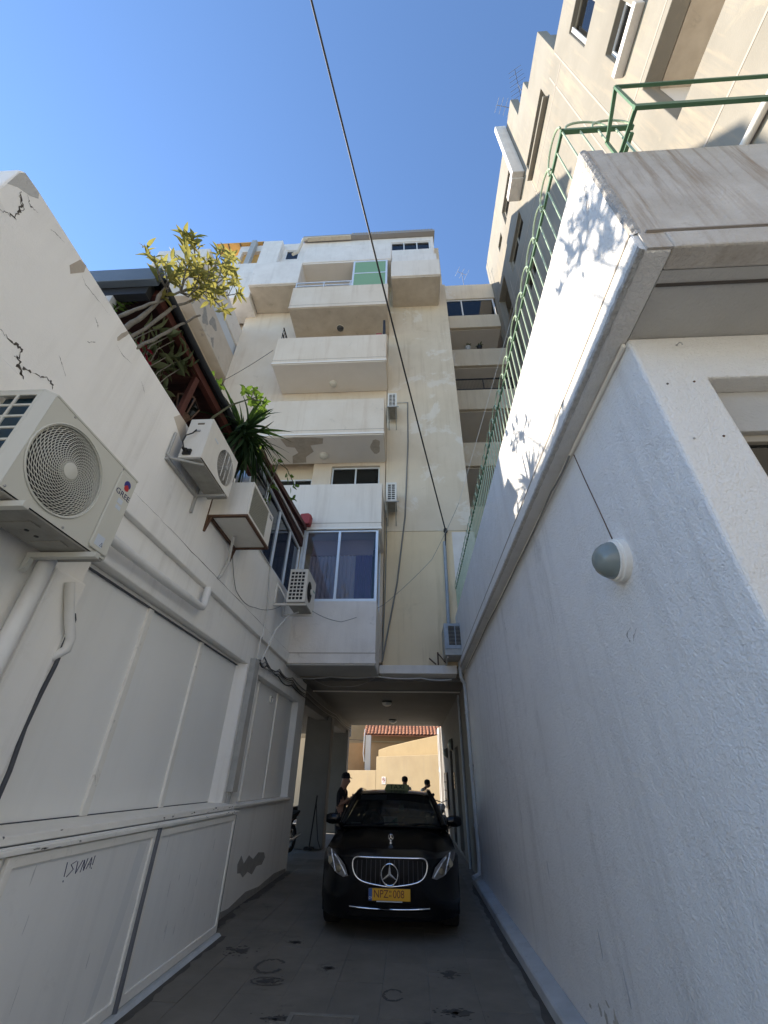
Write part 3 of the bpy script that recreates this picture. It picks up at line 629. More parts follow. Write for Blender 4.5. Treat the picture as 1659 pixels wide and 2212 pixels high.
def curtain(x0, x1, z0, z1, y, material, amp=.022, per=.10):
    n = int((x1 - x0) / per * 8); rows = []
    for z in (z0, (z0 + z1) / 2, z1):
        rows.append([(x0 + (x1-x0)*k/n, y + amp*math.sin(2*PI*(x1-x0)/per*k/n + .4*math.sin(k*.13)) + .01*math.sin(k*.07), z) for k in range(n+1)])
    return MB().grid(rows).build('curtain', material, CBD, smooth=80)
curtain(-2.5, -1.18, 5.1, 6.45, 9.42, 'curtain'); curtain(-1.32, -.9, 5.1, 6.42, 9.36, 'curtain_purple'); curtain(-1.15, -.95, 5.1, 6.42, 9.5, 'curtain')
MB().box(-2.5, -.9, 9.40, 9.5, 6.43, 6.5).build('curtain_pelmet', 'curtain_pelmet', CBD)
MB().box(-2.5, -.9, 9.52, 9.56, 6.5, 6.95).build('blind', 'curtain_pelmet', CBD)
# sixth floor: open balcony with green screen, white blocks on both sides
MB().box(-6.55, -4.42, 9.05, YF + .02, 19.0, 20.75).build('block', 'top_white', CBD, bevel=0.03)
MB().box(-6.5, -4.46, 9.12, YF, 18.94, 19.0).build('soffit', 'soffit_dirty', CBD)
MB().box(-0.52, 1.52, 9.0, YF + .02, 19.03, 20.25).build('block', 'balcony_white', CBD, bevel=0.03)
MB().box(-0.50, 1.44, 9.12, YF, 20.26, 21.0).build('block', 'top_white', CBD, bevel=0.03)
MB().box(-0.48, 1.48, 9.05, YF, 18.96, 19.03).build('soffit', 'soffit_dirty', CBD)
MB().box(-4.44, -0.53, 9.06, YF, 20.62, 21.95).build('block', 'top_white', CBD, bevel=0.03)
MB().box(-4.42, -0.55, 9.1, YF, 20.55, 20.62).build('soffit', 'soffit_paint', CBD)
gs = MB().holes('y', 9.06, 9.12, -2.15, -.68, 18.52, 20.52, [(-2.07, -.76, 18.6, 19.5), (-2.07, -.76, 19.56, 20.44)]).build('screen_frame', 'alu', CBD)
for a, b in ((18.6, 19.5), (19.56, 20.44)): MB().box(-2.075, -.755, 9.075, 9.09, a - .005, b + .005).build('pane', 'green_screen', gs)
rl = MB()
for z in (18.72, 18.96): rl.bar((-4.48, 9.08, z), (-2.15, 9.08, z), .04, .05)
for x in (-4.45, -3.3, -2.2): rl.bar((x, 9.08, 18.5), (x, 9.08, 18.98), .035, .035)
rl.build('railing', 'alu', CBD)
# left upper blocks and penthouse
MB().box(-8.6, -4.43, 9.75, YF + .3, 20.8, 22.3).build('block', 'top_white', CBD, bevel=0.03)
MB().holes('y', YF + .02, YF + .25, -8.6, 1.55, 22.31, 25.3, [(-.62, 1.36, 24.0, 24.88), (-6.05, -5.35, 23.7, 24.62), (-8.4, -7.35, 23.3, 24.7)]).build('penthouse_wall', 'top_white', CBD, bevel=0.02)
MB().box(-4.4, 1.5, YF - .06, YF + .02, 22.0, 23.9).build('penthouse_parapet', 'top_white', CBD, bevel=0.03)
MB().box(-7.2, -6.2, YF - .3, YF + .02, 22.35, 25.0).build('penthouse_block', 'top_white', CBD, bevel=0.03)
window(CBD, 'y', YF + .06, 1, -.62, 1.36, 24.0, 24.88, 3, frame='alu_white', depth=.08)
window(CBD, 'y', YF + .06, 1, -6.05, -5.35, 23.7, 24.62, 1, frame='alu_white', depth=.08)
MB().box(-8.4, -7.35, YF + .2, YF + .24, 23.3, 24.7).build('awning_blind', 'awning_orange', CBD)
rf = MB().box(-5.2, 1.62, YF - .22, YF + .9, 25.32, 25.48).build('roof', 'roof_sheet', CBD)
n = 30
for k in range(n): MB().lathe([(.055, 0), (.055, .8)], (-2.6 + k * .14, YF - .235, 25.50), (0, 1, 0), 8).build('roof_rib', 'roof_sheet', rf)
MB().box(-5.0, -2.7, YF - .26, YF - .05, 25.24, 25.31).build('gutter', 'facade_beige', CBD, bevel=.02)
MB().tube([(-5.0, YF - .2, 25.25), (-5.1, YF - .34, 24.9), (-5.15, YF - .5, 23.2), (-5.25, YF - .7, 22.6)], .07, 8).build('downpipe', 'facade_beige', CBD, smooth=60)
aw = MB().box(-9.9, -7.3, YF - .12, YF + .5, 25.36, 25.42).build('awning', 'awning_orange', CBD)
for k in range(5): MB().box(-9.9 + k * .63, -9.85 + k * .63, YF - .12, YF + .5, 25.30, 25.355).build('rafter', 'alu_dark', aw)
MB().box(-7.9, -7.65, YF - .25, YF - .05, 22.3, 25.3).build('awning_post', 'galv', CBD)
# left wing with peeling corner balcony
MB().holes('y', YF + .5, YF + .8, -10.5, -7.02, 3.75, 20.75, [(-7.9, -7.35, 17.4, 18.3), (-8.0, -7.1, 13.3, 15.0)]).build('wing_wall', 'facade_beige', CBD)
MB().box(-7.9, -7.35, YF + .7, YF + .78, 17.4, 18.3).build('vent_opening', 'dark_room', CBD)
window(CBD, 'y', YF + .56, 1, -8.0, -7.1, 13.3, 14.9, 2, frame='alu_white', depth=.07, room=False)
MB().box(-10.5, -7.0, YF + .85, 20.6, 3.75, 22.3).build('wing_core', 'facade_beige', CBD)
MB().box(-8.95, -7.0, 7.05, YF + .5, 16.75, 17.8).build('wing_parapet', 'top_white', CBD, bevel=0.03)
MB().box(-8.9, -7.06, 7.1, YF + .5, 16.12, 16.75).build('wing_glazing', 'sticker', CBD)
for z0, z1 in ((14.7, 16.1), (11.3, 12.7), (7.9, 9.3)):
    MB().box(-8.95, -7.0, 7.05, YF + .5, z0, z1).build('wing_balcony', 'peeling', CBD, bevel=0.02)
    MB().box(-8.8, -7.4, 7.5, YF + .5, z0 - 2.0, z0 - .005).build('wing_recess', 'facade_beige', CBD)
for k, (y_, z_, a_, b_) in enumerate(((7.35, 15.3, .12, .35), (7.6, 15.75, .1, .2), (8.1, 15.2, .2, .3), (8.6, 15.6, .18, .28), (8.9, 14.95, .12, .15), (7.9, 15.9, .15, .12))):
    MB().prism(blob(y_, z_, a_, b_, 22, .6, 500 + k), 'x', -7.002, -6.996).build('bare_patch', 'grey_patch', CBD)
MB().box(-8.6, -6.56, 9.4, YF + .3, 18.7, 20.78).build('block', 'top_white', CBD, bevel=0.03)

# ================================================================ RIGHT: LOW ANNEX WITH TERRACE PARAPET
RA = thing('annex_building', 'low annex of rough white stucco with terrace parapet along the alley', 'building', (2.8, 6, 0))
XR = 1.30
MB().box(XR, XR + .25, 1.56, 10.6, -.02, 3.836).build('wall', 'rough_stucco', RA, bevel=0.012)
MB().holes('y', 1.555, 1.80, XR + .004, 4.9, -.02, 3.836, [(1.615, 3.05, 1.87, 3.48)]).build('front_wall', 'front_stucco', RA, bevel=0.012)
window(RA, 'y', 1.69, 1, 1.615, 3.05, 1.87, 3.185, 2, fw=.045, frame='shutter', room=True, roommat='blind_sheen_grey', rd=.15)  # grey sheet close behind the glass imitates its paler reflection
MB().box(1.615, 3.05, 1.66, 1.76, 3.186, 3.478).build('shutter_box', 'soffit_grey', RA, bevel=.006)
MB().box(1.31, 4.95, 1.17, 10.6, 3.838, 4.02).build('slab', 'soffit_grey', RA)
MB().prism([(1.176, 4.03), (1.153, 4.015), (1.153, 3.853), (1.17, 3.835), (1.309, 3.835), (1.309, 5.143), (1.19, 5.157), (1.166, 5.13)], 'y', 1.067, 10.6).build('parapet', 'parapet_white', RA, bevel=0.015)
MB().prism([(1.052, 3.835), (1.048, 3.972), (1.066, 3.982), (1.071, 4.03), (1.071, 5.105), (1.094, 5.15), (1.169, 5.15), (1.169, 3.835)], 'x', 1.31, 4.95).build('parapet', 'parapet_stained', RA, bevel=0.015)
MB().box(1.185, 1.309, 1.056, 1.069, 3.84, 5.12).build('parapet_return', 'parapet_stained', RA)
rr = random.Random(5); rows = []
for k in range(60):
    z = 3.99 + (5.13 - 3.99) * k / 59; j_ = lambda a: rr.uniform(-a, a)
    rows.append([(1.1625 + j_(.001), 1.085 + j_(.003), z), (1.165 + j_(.0015), 1.063 + j_(.0015), z), (1.185 + j_(.002), 1.054 + j_(.001), z), (1.203 + j_(.003), 1.0545, z)])
MB().grid(rows).build('broken_arris', 'rough_edge', RA)
rows = []
for k in range(300):
    y = 1.06 + 9.5 * k / 299; rows.append([(1.1495 + rr.uniform(-.001, .001), y, 3.872 + rr.uniform(-.006, .006)), (1.150 + rr.uniform(-.002, .002), y, 3.846 + rr.uniform(-.004, .003)), (1.175 + rr.uniform(-.004, .004), y, 3.831 + rr.uniform(-.001, .001))])
MB().grid(rows).build('broken_arris', 'rough_edge', RA)
MB().box(1.149, 1.16, 1.07, 10.55, 3.992, 4.004).build('drip_groove', 'groove', RA)
MB().box(1.22, 4.9, 1.042, 1.055, 3.984, 3.994).build('drip_groove', 'groove', RA)
MB().box(1.312, 4.9, 1.235, 1.252, 3.833, 3.8365).build('drip_groove', 'crack', RA)
MB().box(1.276, 1.299, 1.58, 10.55, 3.80, 3.833).build('cove', 'trim_paint', RA, bevel=.01)
MB().prism([(1.14, -.02), (1.14, .085), (1.155, .105), (1.299, .125), (1.299, -.02)], 'y', 1.6, 10.58).build('base_kerb', 'kerb_paint', RA, bevel=.008)
MB().box(1.32, 4.95, 1.20, 10.55, 4.6, 4.7).build('terrace_floor', 'soffit_grey', RA)
MB().box(1.60, 4.95, 1.9, 10.55, -.02, 3.8).build('building_core', 'dark_room', RA)
crack(RA, [(1.09, 5.05), (1.13, 4.93), (1.19, 4.75), (1.28, 4.6), (1.38, 4.48)], .006, 'x', 1.164, 60, off=-.002)
for k, pts in enumerate(([(2.48, 2.43), (2.56, 2.40), (2.53, 2.35)], [(5.6, 3.5), (5.65, 3.42), (5.6, 3.3)], [(2.43, 2.40), (2.5, 2.35)])): crack(RA, pts, .010, 'x', XR, 70 + k, 'grey_patch', off=-.002)
surf('scuff_grey', (0.50, 0.50, 0.51), (0.62, 0.62, 0.63), mott=14, bump=.8, bscale=42, bdist=1.2, bdepth=.02)
surf('damp_brown', (0.42, 0.39, 0.34), (0.58, 0.55, 0.50), mott=9, bump=.8, bscale=42, bdist=1.2, bdepth=.02)
def smear(y, z, w, h, q): MB().prism(blob(y, z, w, h, 18, .3, q), 'x', XR - .0014, XR + .002).build('scuff', 'scuff_grey', RA)
for a in ((3.5, .42, .02, .10, 1), (3.8, .60, .013, .08, 2), (4.15, .70, .012, .09, 3), (5.3, .95, .010, .07, 4), (6.2, 1.3, .010, .06, 6), (3.3, .35, .03, .07, 7)): smear(*a)
for k in range(40): 
    q = random.Random(900 + k); y_, z_ = 3.95 + q.gauss(0, .22), .26 + abs(q.gauss(0, .07))
    MB().prism(blob(y_, z_, q.uniform(.008, .03), q.uniform(.01, .045), 10, .5, 300 + k), 'x', XR - .0010 - .00002*k, XR + .002).build('damp_fleck', 'damp_brown', RA)

for k, (x_, z_) in enumerate(((1.55, 3.76), (1.53, 3.45), (1.39, 3.44), (1.38, 3.05), (1.52, 3.06))):
    MB().lathe([(.006, -.004), (.006, .003), (.003, .006)], (x_, 1.555, z_), (0, -1, 0), 8).build('wall_anchor', ('galv', 'rust', 'crack')[k % 3], RA)
MB().tube([(1.55, 1.553, 3.76), (1.548, 1.53, 3.75), (1.555, 1.525, 3.738), (1.562, 1.535, 3.736)], .003, 5).build('hook', 'galv', RA)

# ================================================================ RIGHT: TALL BLOCK BEHIND THE TERRACE
RU = thing('terraced_apartment_block', 'sunlit cream apartment block with stepped roofline and slot windows', 'building', (7, 6, 0))
XU = 5.0
RW = [(2.06, 2.86, 18.45, 20.3), (1.84, 2.70, 15.22, 16.6), (4.48, 6.68, 21.3, 22.5), (7.65, 9.62, 24.45, 25.8), (8.2, 10.3, 21.2, 22.32), (10.3, 11.0, 24.7, 25.3), (8.3, 9.6, 17.9, 19.0), (11.2, 12.6, 17.0, 22.9), (-4.0, 2.72, 11.8, 13.75)]
def steps(y): return 21.7 if y < 3.42 else (24.6 if y < 4.92 else (25.65 if y < 5.92 else 27.85))
us = sorted({-4.0, 13.0, 3.42, 4.92, 5.92} | {a for w in RW for a in w[:2]}); zs = sorted({4.9, 21.7, 24.6, 25.65, 27.85} | {a for w in RW for a in w[2:]})
MB().cells('x', XU, XU + .35, us, zs, lambda u, z: z < steps(u) and not any(w[0] < u < w[1] and w[2] < z < w[3] for w in RW)).build('wall', 'ru_wall', RU, bevel=.02)
MB().box(6.6, 14, -4, 13, -.02, 21.6).build('building_core', 'ru_wall', RU)
MB().box(5.36, 14, 3.5, 13, 22.9, 24.4).build('building_core', 'ru_wall', RU)
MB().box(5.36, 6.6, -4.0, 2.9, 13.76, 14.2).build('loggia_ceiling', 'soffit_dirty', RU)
MB().box(5.36, 6.6, 2.73, 3.0, 11.0, 13.75).build('loggia_side', 'soffit_paint', RU)
MB().box(5.36, 6.6, -4.0, 2.9, 11.5, 11.79).build('loggia_floor', 'soffit_paint', RU)
MB().box(5.36, 6.55, 10.9, 12.99, 16.5, 16.98).build('recess_floor', 'soffit_paint', RU)
MB().box(6.0, 6.5, 10.9, 12.99, 16.99, 23.2).build('recess_back', 'soffit_dirty', RU)
MB().box(5.36, 5.99, 10.9, 12.99, 22.91, 23.3).build('recess_ceiling', 'soffit_paint', RU)
for w in RW[:6]:
    window(RU, 'x', XU + .14, 1, w[0], w[1], w[2], w[3], 2 if w[1] - w[0] > 1.2 else 1, fw=.07, frame='alu_white' if w[2] < 17 else 'shutter', depth=.08)
window(RU, 'x', XU + .14, 1, *RW[6], 2, fw=.06, frame='shutter', depth=.08)
MB().box(5.0, 6.6, 13.01, 13.3, 4.9, 27.8).build('end_wall', 'ru_wall', RU)
lv = MB()
for k in range(14): lv.box(XU + .06, XU + .10, 2.74, 2.84, 18.5 + k*.13, 18.58 + k*.13)
lv.build('ladder_grille', 'alu_white', RU)
for y0, y1, z in ((-4, 3.4, 13.95), (3.46, 6.2, 20.5), (6.2, 13, 20.2), (-4, 6.0, 10.5)): MB().box(XU - .006, XU + .01, y0, y1, z, z + .05).build('groove', 'groove', RU)
for y in (3.43, 4.0, 6.75, 10.7): MB().box(XU - .006, XU + .01, y, y + .04, 6.0, 21.5).build('groove', 'groove', RU)
MB().box(4.80, 5.0, 1.7, 2.8, 15.0, 15.2).build('sill', 'top_white', RU, bevel=.02)
MB().box(4.82, 5.0, 4.4, 6.75, 21.15, 21.28).build('sill', 'ru_wall', RU, bevel=.02)
fin = MB(); fin.box(4.5, 4.99, 6.88, 7.08, 22.55, 28.1); fin.box(4.5, 4.99, 7.08, 7.9, 22.45, 22.9); fin.build('window_fin', 'top_white', RU, bevel=.02)
MB().tube([(4.93, -4, 9.4), (4.93, 0.5, 9.4), (4.93, 2.6, 9.42)], .06, 8).build('pipe', 'soffit_paint', RU, smooth=60)
MB().box(5.1, 6.5, 2.0, 3.35, 21.7, 21.78).build('roof_tank_plinth', 'gutter_dark', RU)

# link wing between the two blocks
LK = thing('link_wing', 'recessed stair wing with open access galleries between the two blocks', 'building', (3.5, 14.5, 0))
YK = 13.0
for z0, z1 in ((24.05, 25.45), (21.4, 22.48), (18.36, 19.6), (15.4, 16.65), (12.2, 13.45), (9.0, 10.25), (5.8, 7.05)):
    MB().box(1.88, 4.99, YK, YK + .15, z0, z1).build('gallery_parapet', 'facade_beige', LK, bevel=.02)
    MB().box(1.88, 4.99, YK + .16, 16.4, z0 - .02, z0 + .14).build('gallery_floor', 'soffit_paint', LK)
MB().box(1.88, 5.4, 16.5, 16.8, 3.7, 25.3).build('back_wall', 'soffit_paint', LK)
MB().box(5.37, 5.6, 13.31, 16.8, 3.7, 25.3).build('side_wall', 'soffit_paint', LK)
window(LK, 'y', YK + .06, 1, 1.9, 4.9, 22.49, 24.04, 2, fw=.07, frame='alu_white', depth=.07, splits=[1.9, 3.15, 4.9])
rl = MB()
for z in (16.72, 17.42): rl.bar((1.9, YK + .05, z), (4.95, YK + .05, z), .05, .05)
for x in (1.95, 3.6, 4.9): rl.bar((x, YK + .05, 16.66), (x, YK + .05, 17.44), .04, .04)
for k in range(46): rl.bar((1.95 + k*.065, YK + .05, 16.7), (1.95 + k*.065, YK + .05, 17.42), .008, .008)
rl.build('gallery_railing', 'gutter_dark', LK)

# ================================================================ AIR CONDITIONERS
def fan_grille(parent, c, R, hub, mat_g, nring, nsp, swirl, out=(1, 0, 0), rw=.0028, U=None):
    """Concentric rings and curved spokes in front of a dark fan opening; out is the facing direction."""
    c = Vector(c); o = Vector(out); u = Vector(U) if U else Vector((0, 1, 0)); w = Vector((0, 0, 1)); m = MB()
    for k in range(nring):
        r = hub + (R - hub) * (k + .5) / nring; bulge = .03 * (1 - (r / R) ** 2)
        n = 56; m.loop([c + o*bulge + u*(r*math.cos(2*PI*q/n)) + w*(r*math.sin(2*PI*q/n)) for q in range(n)], rw, 4)
    for k in range(nsp):
        pts = []
        for q in range(9):
            r = hub + (R - hub) * q / 8; a = 2*PI*k/nsp + swirl * (q/8) ** 1.3; bulge = .032 * (1 - (r / R) ** 2)
            pts.append(c + o*bulge + u*(r*math.cos(a)) + w*(r*math.sin(a)))
        m.tube(pts, rw, 4)
    m.lathe([(hub, .0), (hub, .036), (hub*.8, .04), (0, .041)], c, o, 24)
    return m.build('fan_guard', mat_g, parent, smooth=50)

# 1. the large cream unit on the near left wall
AC1 = thing('air_conditioner', 'large cream outdoor air conditioner with round spiral grille on steel brackets', 'air conditioner', (-2.4, 2.1, 2.94))
x0, x1, y0, y1, z0, z1 = -2.55, -2.2, 1.63, 2.59, 2.945, 3.66
fy, fz, FR = 1.99, 3.295, 0.292
ring = [(fy + FR*math.cos(2*PI*k/48), fz + FR*math.sin(2*PI*k/48)) for k in range(48)]
# front sheet with a round fan opening: fan of quads between circle and rectangle
def rect_pt(a, ya, yb, za, zb):
    dx, dz = math.cos(a), math.sin(a)
    t = min(((yb - fy)/dx if dx > 1e-6 else 1e9), ((ya - fy)/dx if dx < -1e-6 else 1e9), ((zb - fz)/dz if dz > 1e-6 else 1e9), ((za - fz)/dz if dz < -1e-6 else 1e9))
    return (fy + dx*t, fz + dz*t)
def front_sheet(ya, yb, za, zb):
    angs = sorted([2*PI*k/48 for k in range(48)] + [math.atan2(z - fz, y - fy) % (2*PI) for y in (ya, yb) for z in (za, zb)])
    m = MB(); A = [(x1, fy + FR*math.cos(a), fz + FR*math.sin(a)) for a in angs]; B = [(x1, *rect_pt(a, ya, yb, za, zb)) for a in angs]
    Cc = [(x1 - .05, p[1], p[2]) for p in A]; m.grid([B + B[:1], A + A[:1], Cc + Cc[:1]]); return m
front_sheet(y0 + .045, y1 - .02, z0, z1 - .012).build('front_panel', 'ac_cream', AC1)
m = MB(); m.box(x0, x1 - .05, y1 - .03, y1, z0, z1 - .012); m.box(x1 - .0499, x1 - .0003, y1 - .0198, y1, z0, z1 - .012)
m.build('casing', 'ac_cream', AC1, bevel=.006)
MB().box(x0, x1 - .06, y0 + .35, y1 - .035, z0 + .02, z1 - .03).build('inner_casing', 'fan_black', AC1)
MB().prism([(x0 - .005, y0), (x1 - .05, y0), (x1 + .004, y0 + .05), (x1 + .004, y1 + .004), (x0 - .005, y1 + .004)], 'z', z1 - .011, z1 + .006).build('lid', 'ac_cream', AC1, bevel=.004)
# near end: chamfered corner strip and the coil guard grid
MB().prism([(x1 - .05, y0), (x1 - .0005, y0 + .0445), (x1 - .02, y0 + .045), (x1 - .055, y0 + .012)], 'z', z0, z1 - .0115).build('corner_strip', 'ac_cream', AC1)
us_ = [x0, x0 + .018, x0 + .135, x0 + .153, x0 + .27, x1 - .051]; zz_ = [z0, z0 + .03]
while zz_[-1] + .09 < z1 - .02: zz_ += [zz_[-1] + .078, zz_[-1] + .094]
zz_ = zz_[:-1] + [z1 - .0115]
ops = [(us_[a], us_[a+1], zz_[b], zz_[b+1]) for a in (1, 3) for b in range(1, len(zz_) - 2, 2)]
MB().holes('y', y0, y0 + .012, x0, x1 - .051, z0, z1 - .0115, ops).build('coil_guard', 'ac_cream', AC1, bevel=.003)
MB().box(x0 + .01, x1 - .06, y0 + .05, y0 + .07, z0 + .02, z1 - .02).build('coil', 'coil_blue', AC1)
fan_grille(AC1, (x1 - .012, fy, fz), FR - .004, .055, 'ac_cream', 17, 36, -1.25, rw=.0026)
MB().loop([(x1 + .004, fy + (FR + .012)*math.cos(2*PI*k/64), fz + (FR + .012)*math.sin(2*PI*k/64)) for k in range(64)], .006, 8).build('fan_rim', 'ac_cream', AC1, smooth=60)
fb = MB()
for k in range(3):
    a0 = 2*PI*k/3; pts = []
    for q in range(7):
        a = a0 + 1.5*q/6; pts.append([(x1 - .05 - .03*q/6, fy + r*math.cos(a), fz + r*math.sin(a)) for r in (.05, .15, FR - .03)])
    fb.grid(pts)
fb.build('fan_blades', 'fan_black', AC1)
cp = MB(); cp.prism([(2.385, 2.985), (2.40, 2.965), (2.565, 2.965), (2.575, 2.98), (2.575, 3.61), (2.385, 3.61)], 'x', x1 + .0004, x1 + .016)
cp = cp.build('service_cover', 'ac_cream', AC1, bevel=.008)
xc = x1 + .0168
lg = [(2.487 + .036*math.cos(a), 3.545 + .036*math.sin(a)) for a in [PI*k/20 - .35 for k in range(29)]]
MB().prism(lg, 'x', xc - .0005, xc + .0008).build('logo_disc', 'logo_blue', cp)
MB().prism([(2.462, 3.528), (2.487, 3.548), (2.512, 3.528), (2.512, 3.505), (2.503, 3.497), (2.487, 3.493), (2.470, 3.498), (2.462, 3.507)], 'x', xc + .001, xc + .0018).build('logo_red_field', 'logo_red', cp)
text_mesh('GREE', .062, 'letter_navy', 'lettering', cp, (xc, 2.481, 3.452), (0, 1, 0), (0, 0, 1), sx=1.15)
MB().box(xc - .0006, xc + .0006, 2.452, 2.507, 3.372, 3.412).build('sticker', 'sticker', cp)
MB().box(xc - .0006, xc + .0006, 2.457, 2.512, 3.325, 3.356).build('sticker', 'sticker', cp)
st = MB().box(xc - .0006, xc + .0006, 2.415, 2.495, 2.995, 3.075).build('sticker', 'sticker', cp)
tri = MB()
for a, b in (((2.468, 3.005), (2.495, 3.005)), ((2.495, 3.005), (2.4815, 3.032)), ((2.4815, 3.032), (2.468, 3.005))): tri.bar((xc + .0012, *a), (xc + .0012, *b), .004, .001)
tri.build('warning_triangle', 'letter_navy', st)
pan_ = MB(); pan_.box(x0 + .005, x1 - .01, y0 + .02, y1 - .01, z0 - .014, z0 - .001); pan_ = pan_.build('base_pan', 'ac_pan', AC1, bevel=.004)
for yy in (1.80, 2.05, 2.30):
    MB().box(x0 + .06, x1 - .08, yy - .04, yy + .04, z0 - .022, z0 - .0145).build('pressed_rib', 'ac_pan', pan_, bevel=.006)
for yy in (2.12, 2.2): MB().lathe([(.014, 0), (.014, .003)], (x0 + .15, yy, z0 - .0172), (0, 0, 1), 12).build('drain_hole', 'fan_black', pan_)
for yy in (1.80, 2.42):
    br = MB(); br.box(-2.618, -2.12, yy - .022, yy + .022, z0 - .062, z0 - .024); br.prism([(-2.618, z0 - .062), (-2.58, z0 - .062), (-2.59, z0 - .14), (-2.618, z0 - .16)], 'y', yy - .02, yy + .02)
    br.build('bracket', 'ac_cream', AC1, bevel=.003)
for p in ((y0 + .07, z0 + .02), (2.15, z0 + .02), (1.85, z1 - .02), (2.4, z1 - .02)): MB().lathe([(.008, 0), (.008, .004), (.003, .005)], (x1, *p), (1, 0, 0), 8).build('screw', 'steel', AC1)

# 2. smaller unit higher on the same wall
AC2 = thing('air_conditioner', 'dirty white air conditioner hung on the parapet edge, valves facing the camera end', 'air conditioner', (-2.4, 3.75, 4.58))
x0, x1, y0, y1, z0, z1 = -2.52, -2.25, 3.36, 4.16, 4.585, 5.17
FR = .226; fy, fz = 3.90, 4.865
front_sheet(y0, y1, z0, z1).build('front_panel', 'ac_white', AC2)
m = MB(); m.box(x0, x1 - .001, y0, y0 + .02, z0, z1); m.box(x0, x1 - .001, y1 - .02, y1, z0, z1); m.box(x0, x1 - .001, y0 + .02, y1 - .02, z1 - .02, z1); m.build('casing', 'ac_white', AC2, bevel=.006)
MB().box(x0 + .01, x1 - .055, y0 + .03, y1 - .03, z0 + .01, z1 - .03).build('inner_casing', 'mesh_brown', AC2)
fan_grille(AC2, (x1 - .014, fy, fz), FR - .003, .03, 'galv', 13, 24, 0.0, rw=.002)
m = MB()
for s in (-.09, 0, .09): m.bar((x1 + .012, fy + s, fz - .19), (x1 + .012, fy + s, fz + .19), .007, .007)
m.build('guard_bars', 'ac_white', AC2)
MB().box(x1 - .004, x1 + .002, 3.5, 3.6, 4.98, 5.0).build('badge', 'sticker', AC2)
MB().box(x0 + .01, x1 - .01, y0 + .01, y1 - .01, z0 - .018, z0 - .001).build('base_pan', 'ac_pan', AC2, bevel=.005)
m = MB(); m.tube([(-2.60, 3.30, 4.90), (-2.60, 3.30, 4.58), (-2.57, 3.33, 4.555), (-2.26, 3.46, 4.555)], .016, 8); m.build('bracket', 'galv', AC2, smooth=50)
m = MB(); m.box(-2.615, -2.585, 4.02, 4.05, 4.3, 4.9); m.box(-2.61, -2.24, 4.02, 4.05, 4.53, 4.56); m.build('bracket', 'galv', AC2)
MB().box(-2.615, -2.58, 3.3, 4.05, 4.52, 4.552).build('rear_rail', 'galv', AC2)
m = MB(); m.box(-2.47, -2.38, y0 - .025, y0 - .001, 4.62, 4.69); m.lathe([(.016, 0), (.016, .04), (.01, .05)], (-2.45, y0 - .026, 4.67), (0, -1, 0), 10); m.lathe([(.016, 0), (.016, .04), (.01, .05)], (-2.41, y0 - .026, 4.65), (0, -1, 0), 10); m.build('valves', 'black_rubber', AC2)
MB().tube([(-2.40, y0 - .02, 4.98), (-2.41, y0 - .05, 4.9), (-2.47, y0 - .06, 4.86), (-2.49, y0 - .05, 4.78), (-2.46, y0 - .05, 4.70)], .008, 6).build('cable', 'cable_black', AC2, smooth=60)
MB().box(-2.43, -2.36, y0 - .008, y0 - .0005, 4.965, 4.99).build('terminal', 'galv', AC2); MB().box(-2.42, -2.34, y0 - .004, y0 + .001, 5.08, 5.105).build('hand_grip', 'mesh_brown', AC2)

# 3. old window-type unit on a rusty frame
AC3 = thing('air_conditioner', 'old box air conditioner with mesh front on a rusty steel frame', 'air conditioner', (-2.3, 4.9, 4.5))
x0, x1, y0, y1, z0, z1 = -2.60, -2.08, 4.42, 5.34, 4.50, 5.04
MB().box(x0, x1 - .03, y0, y1, z0 + .012, z1).build('casing', 'ac_white', AC3, bevel=.008)
m = MB(); m.holes('x', x1 - .028, x1, y0, y1, z0 + .012, z1, [(y0 + .04, y1 - .22, z0 + .06, z1 - .04)]); m.build('front_frame', 'ac_white', AC3, bevel=.004)
MB().box(x1 - .027, x1 - .018, y0 + .04, y1 - .22, z0 + .06, z1 - .04).build('grille_backing', 'fan_black', AC3)
m = MB(); k = 0
while y0 + .05 + k*.022 < y1 - .23:
    m.box(x1 - .016, x1 - .006, y0 + .05 + k*.022, y0 + .058 + k*.022, z0 + .06, z1 - .04); k += 1
k = 0
while z0 + .07 + k*.03 < z1 - .045:
    m.box(x1 - .013, x1 - .004, y0 + .04, y1 - .22, z0 + .07 + k*.03, z0 + .078 + k*.03); k += 1
m.build('mesh_grille', 'mesh_olive', AC3)
MB().box(x1, x1 + .003, y1 - .16, y1 - .05, z1 - .10, z1 - .05).build('badge', 'fan_black', AC3)
m = MB()
for k, (a, b) in enumerate(((.0, .03), (.018, .022), (.034, .026), (.052, .03), (.068, .02))): m.bar((x1 + .0036, y1 - .15 + a, z1 - .09), (x1 + .0036, y1 - .145 + a, z1 - .09 + b), .009, .001)
m.build('badge_marks', 'letter_white', AC3)
m = MB(); m.cells('z', z0 - .018, z0 + .010, [x0, x0 + .04, x1 - .03, x1 + .01], [y0 - .01, y0 + .03, y1 - .03, y1 + .01], lambda u, v: u < x0 + .04 or u > x1 - .03 or v < y0 + .03 or v > y1 - .03); m.build('steel_frame', 'rust', AC3)
MB().box(x0 + .045, x1 - .035, y0 + .035, y1 - .035, z0 + .001, z0 + .011).build('base_pan', 'ac_white', AC3)
for yy in (y0 + .02, y1 - .02):
    m = MB(); m.bar((x0 + .04, yy, z0 - .01), (-2.605, yy, 4.3), .03, .02); m.bar((-2.607, yy, 4.28), (-2.607, yy, 4.85), .025, .025); m.build('steel_bracket', 'rust', AC3)

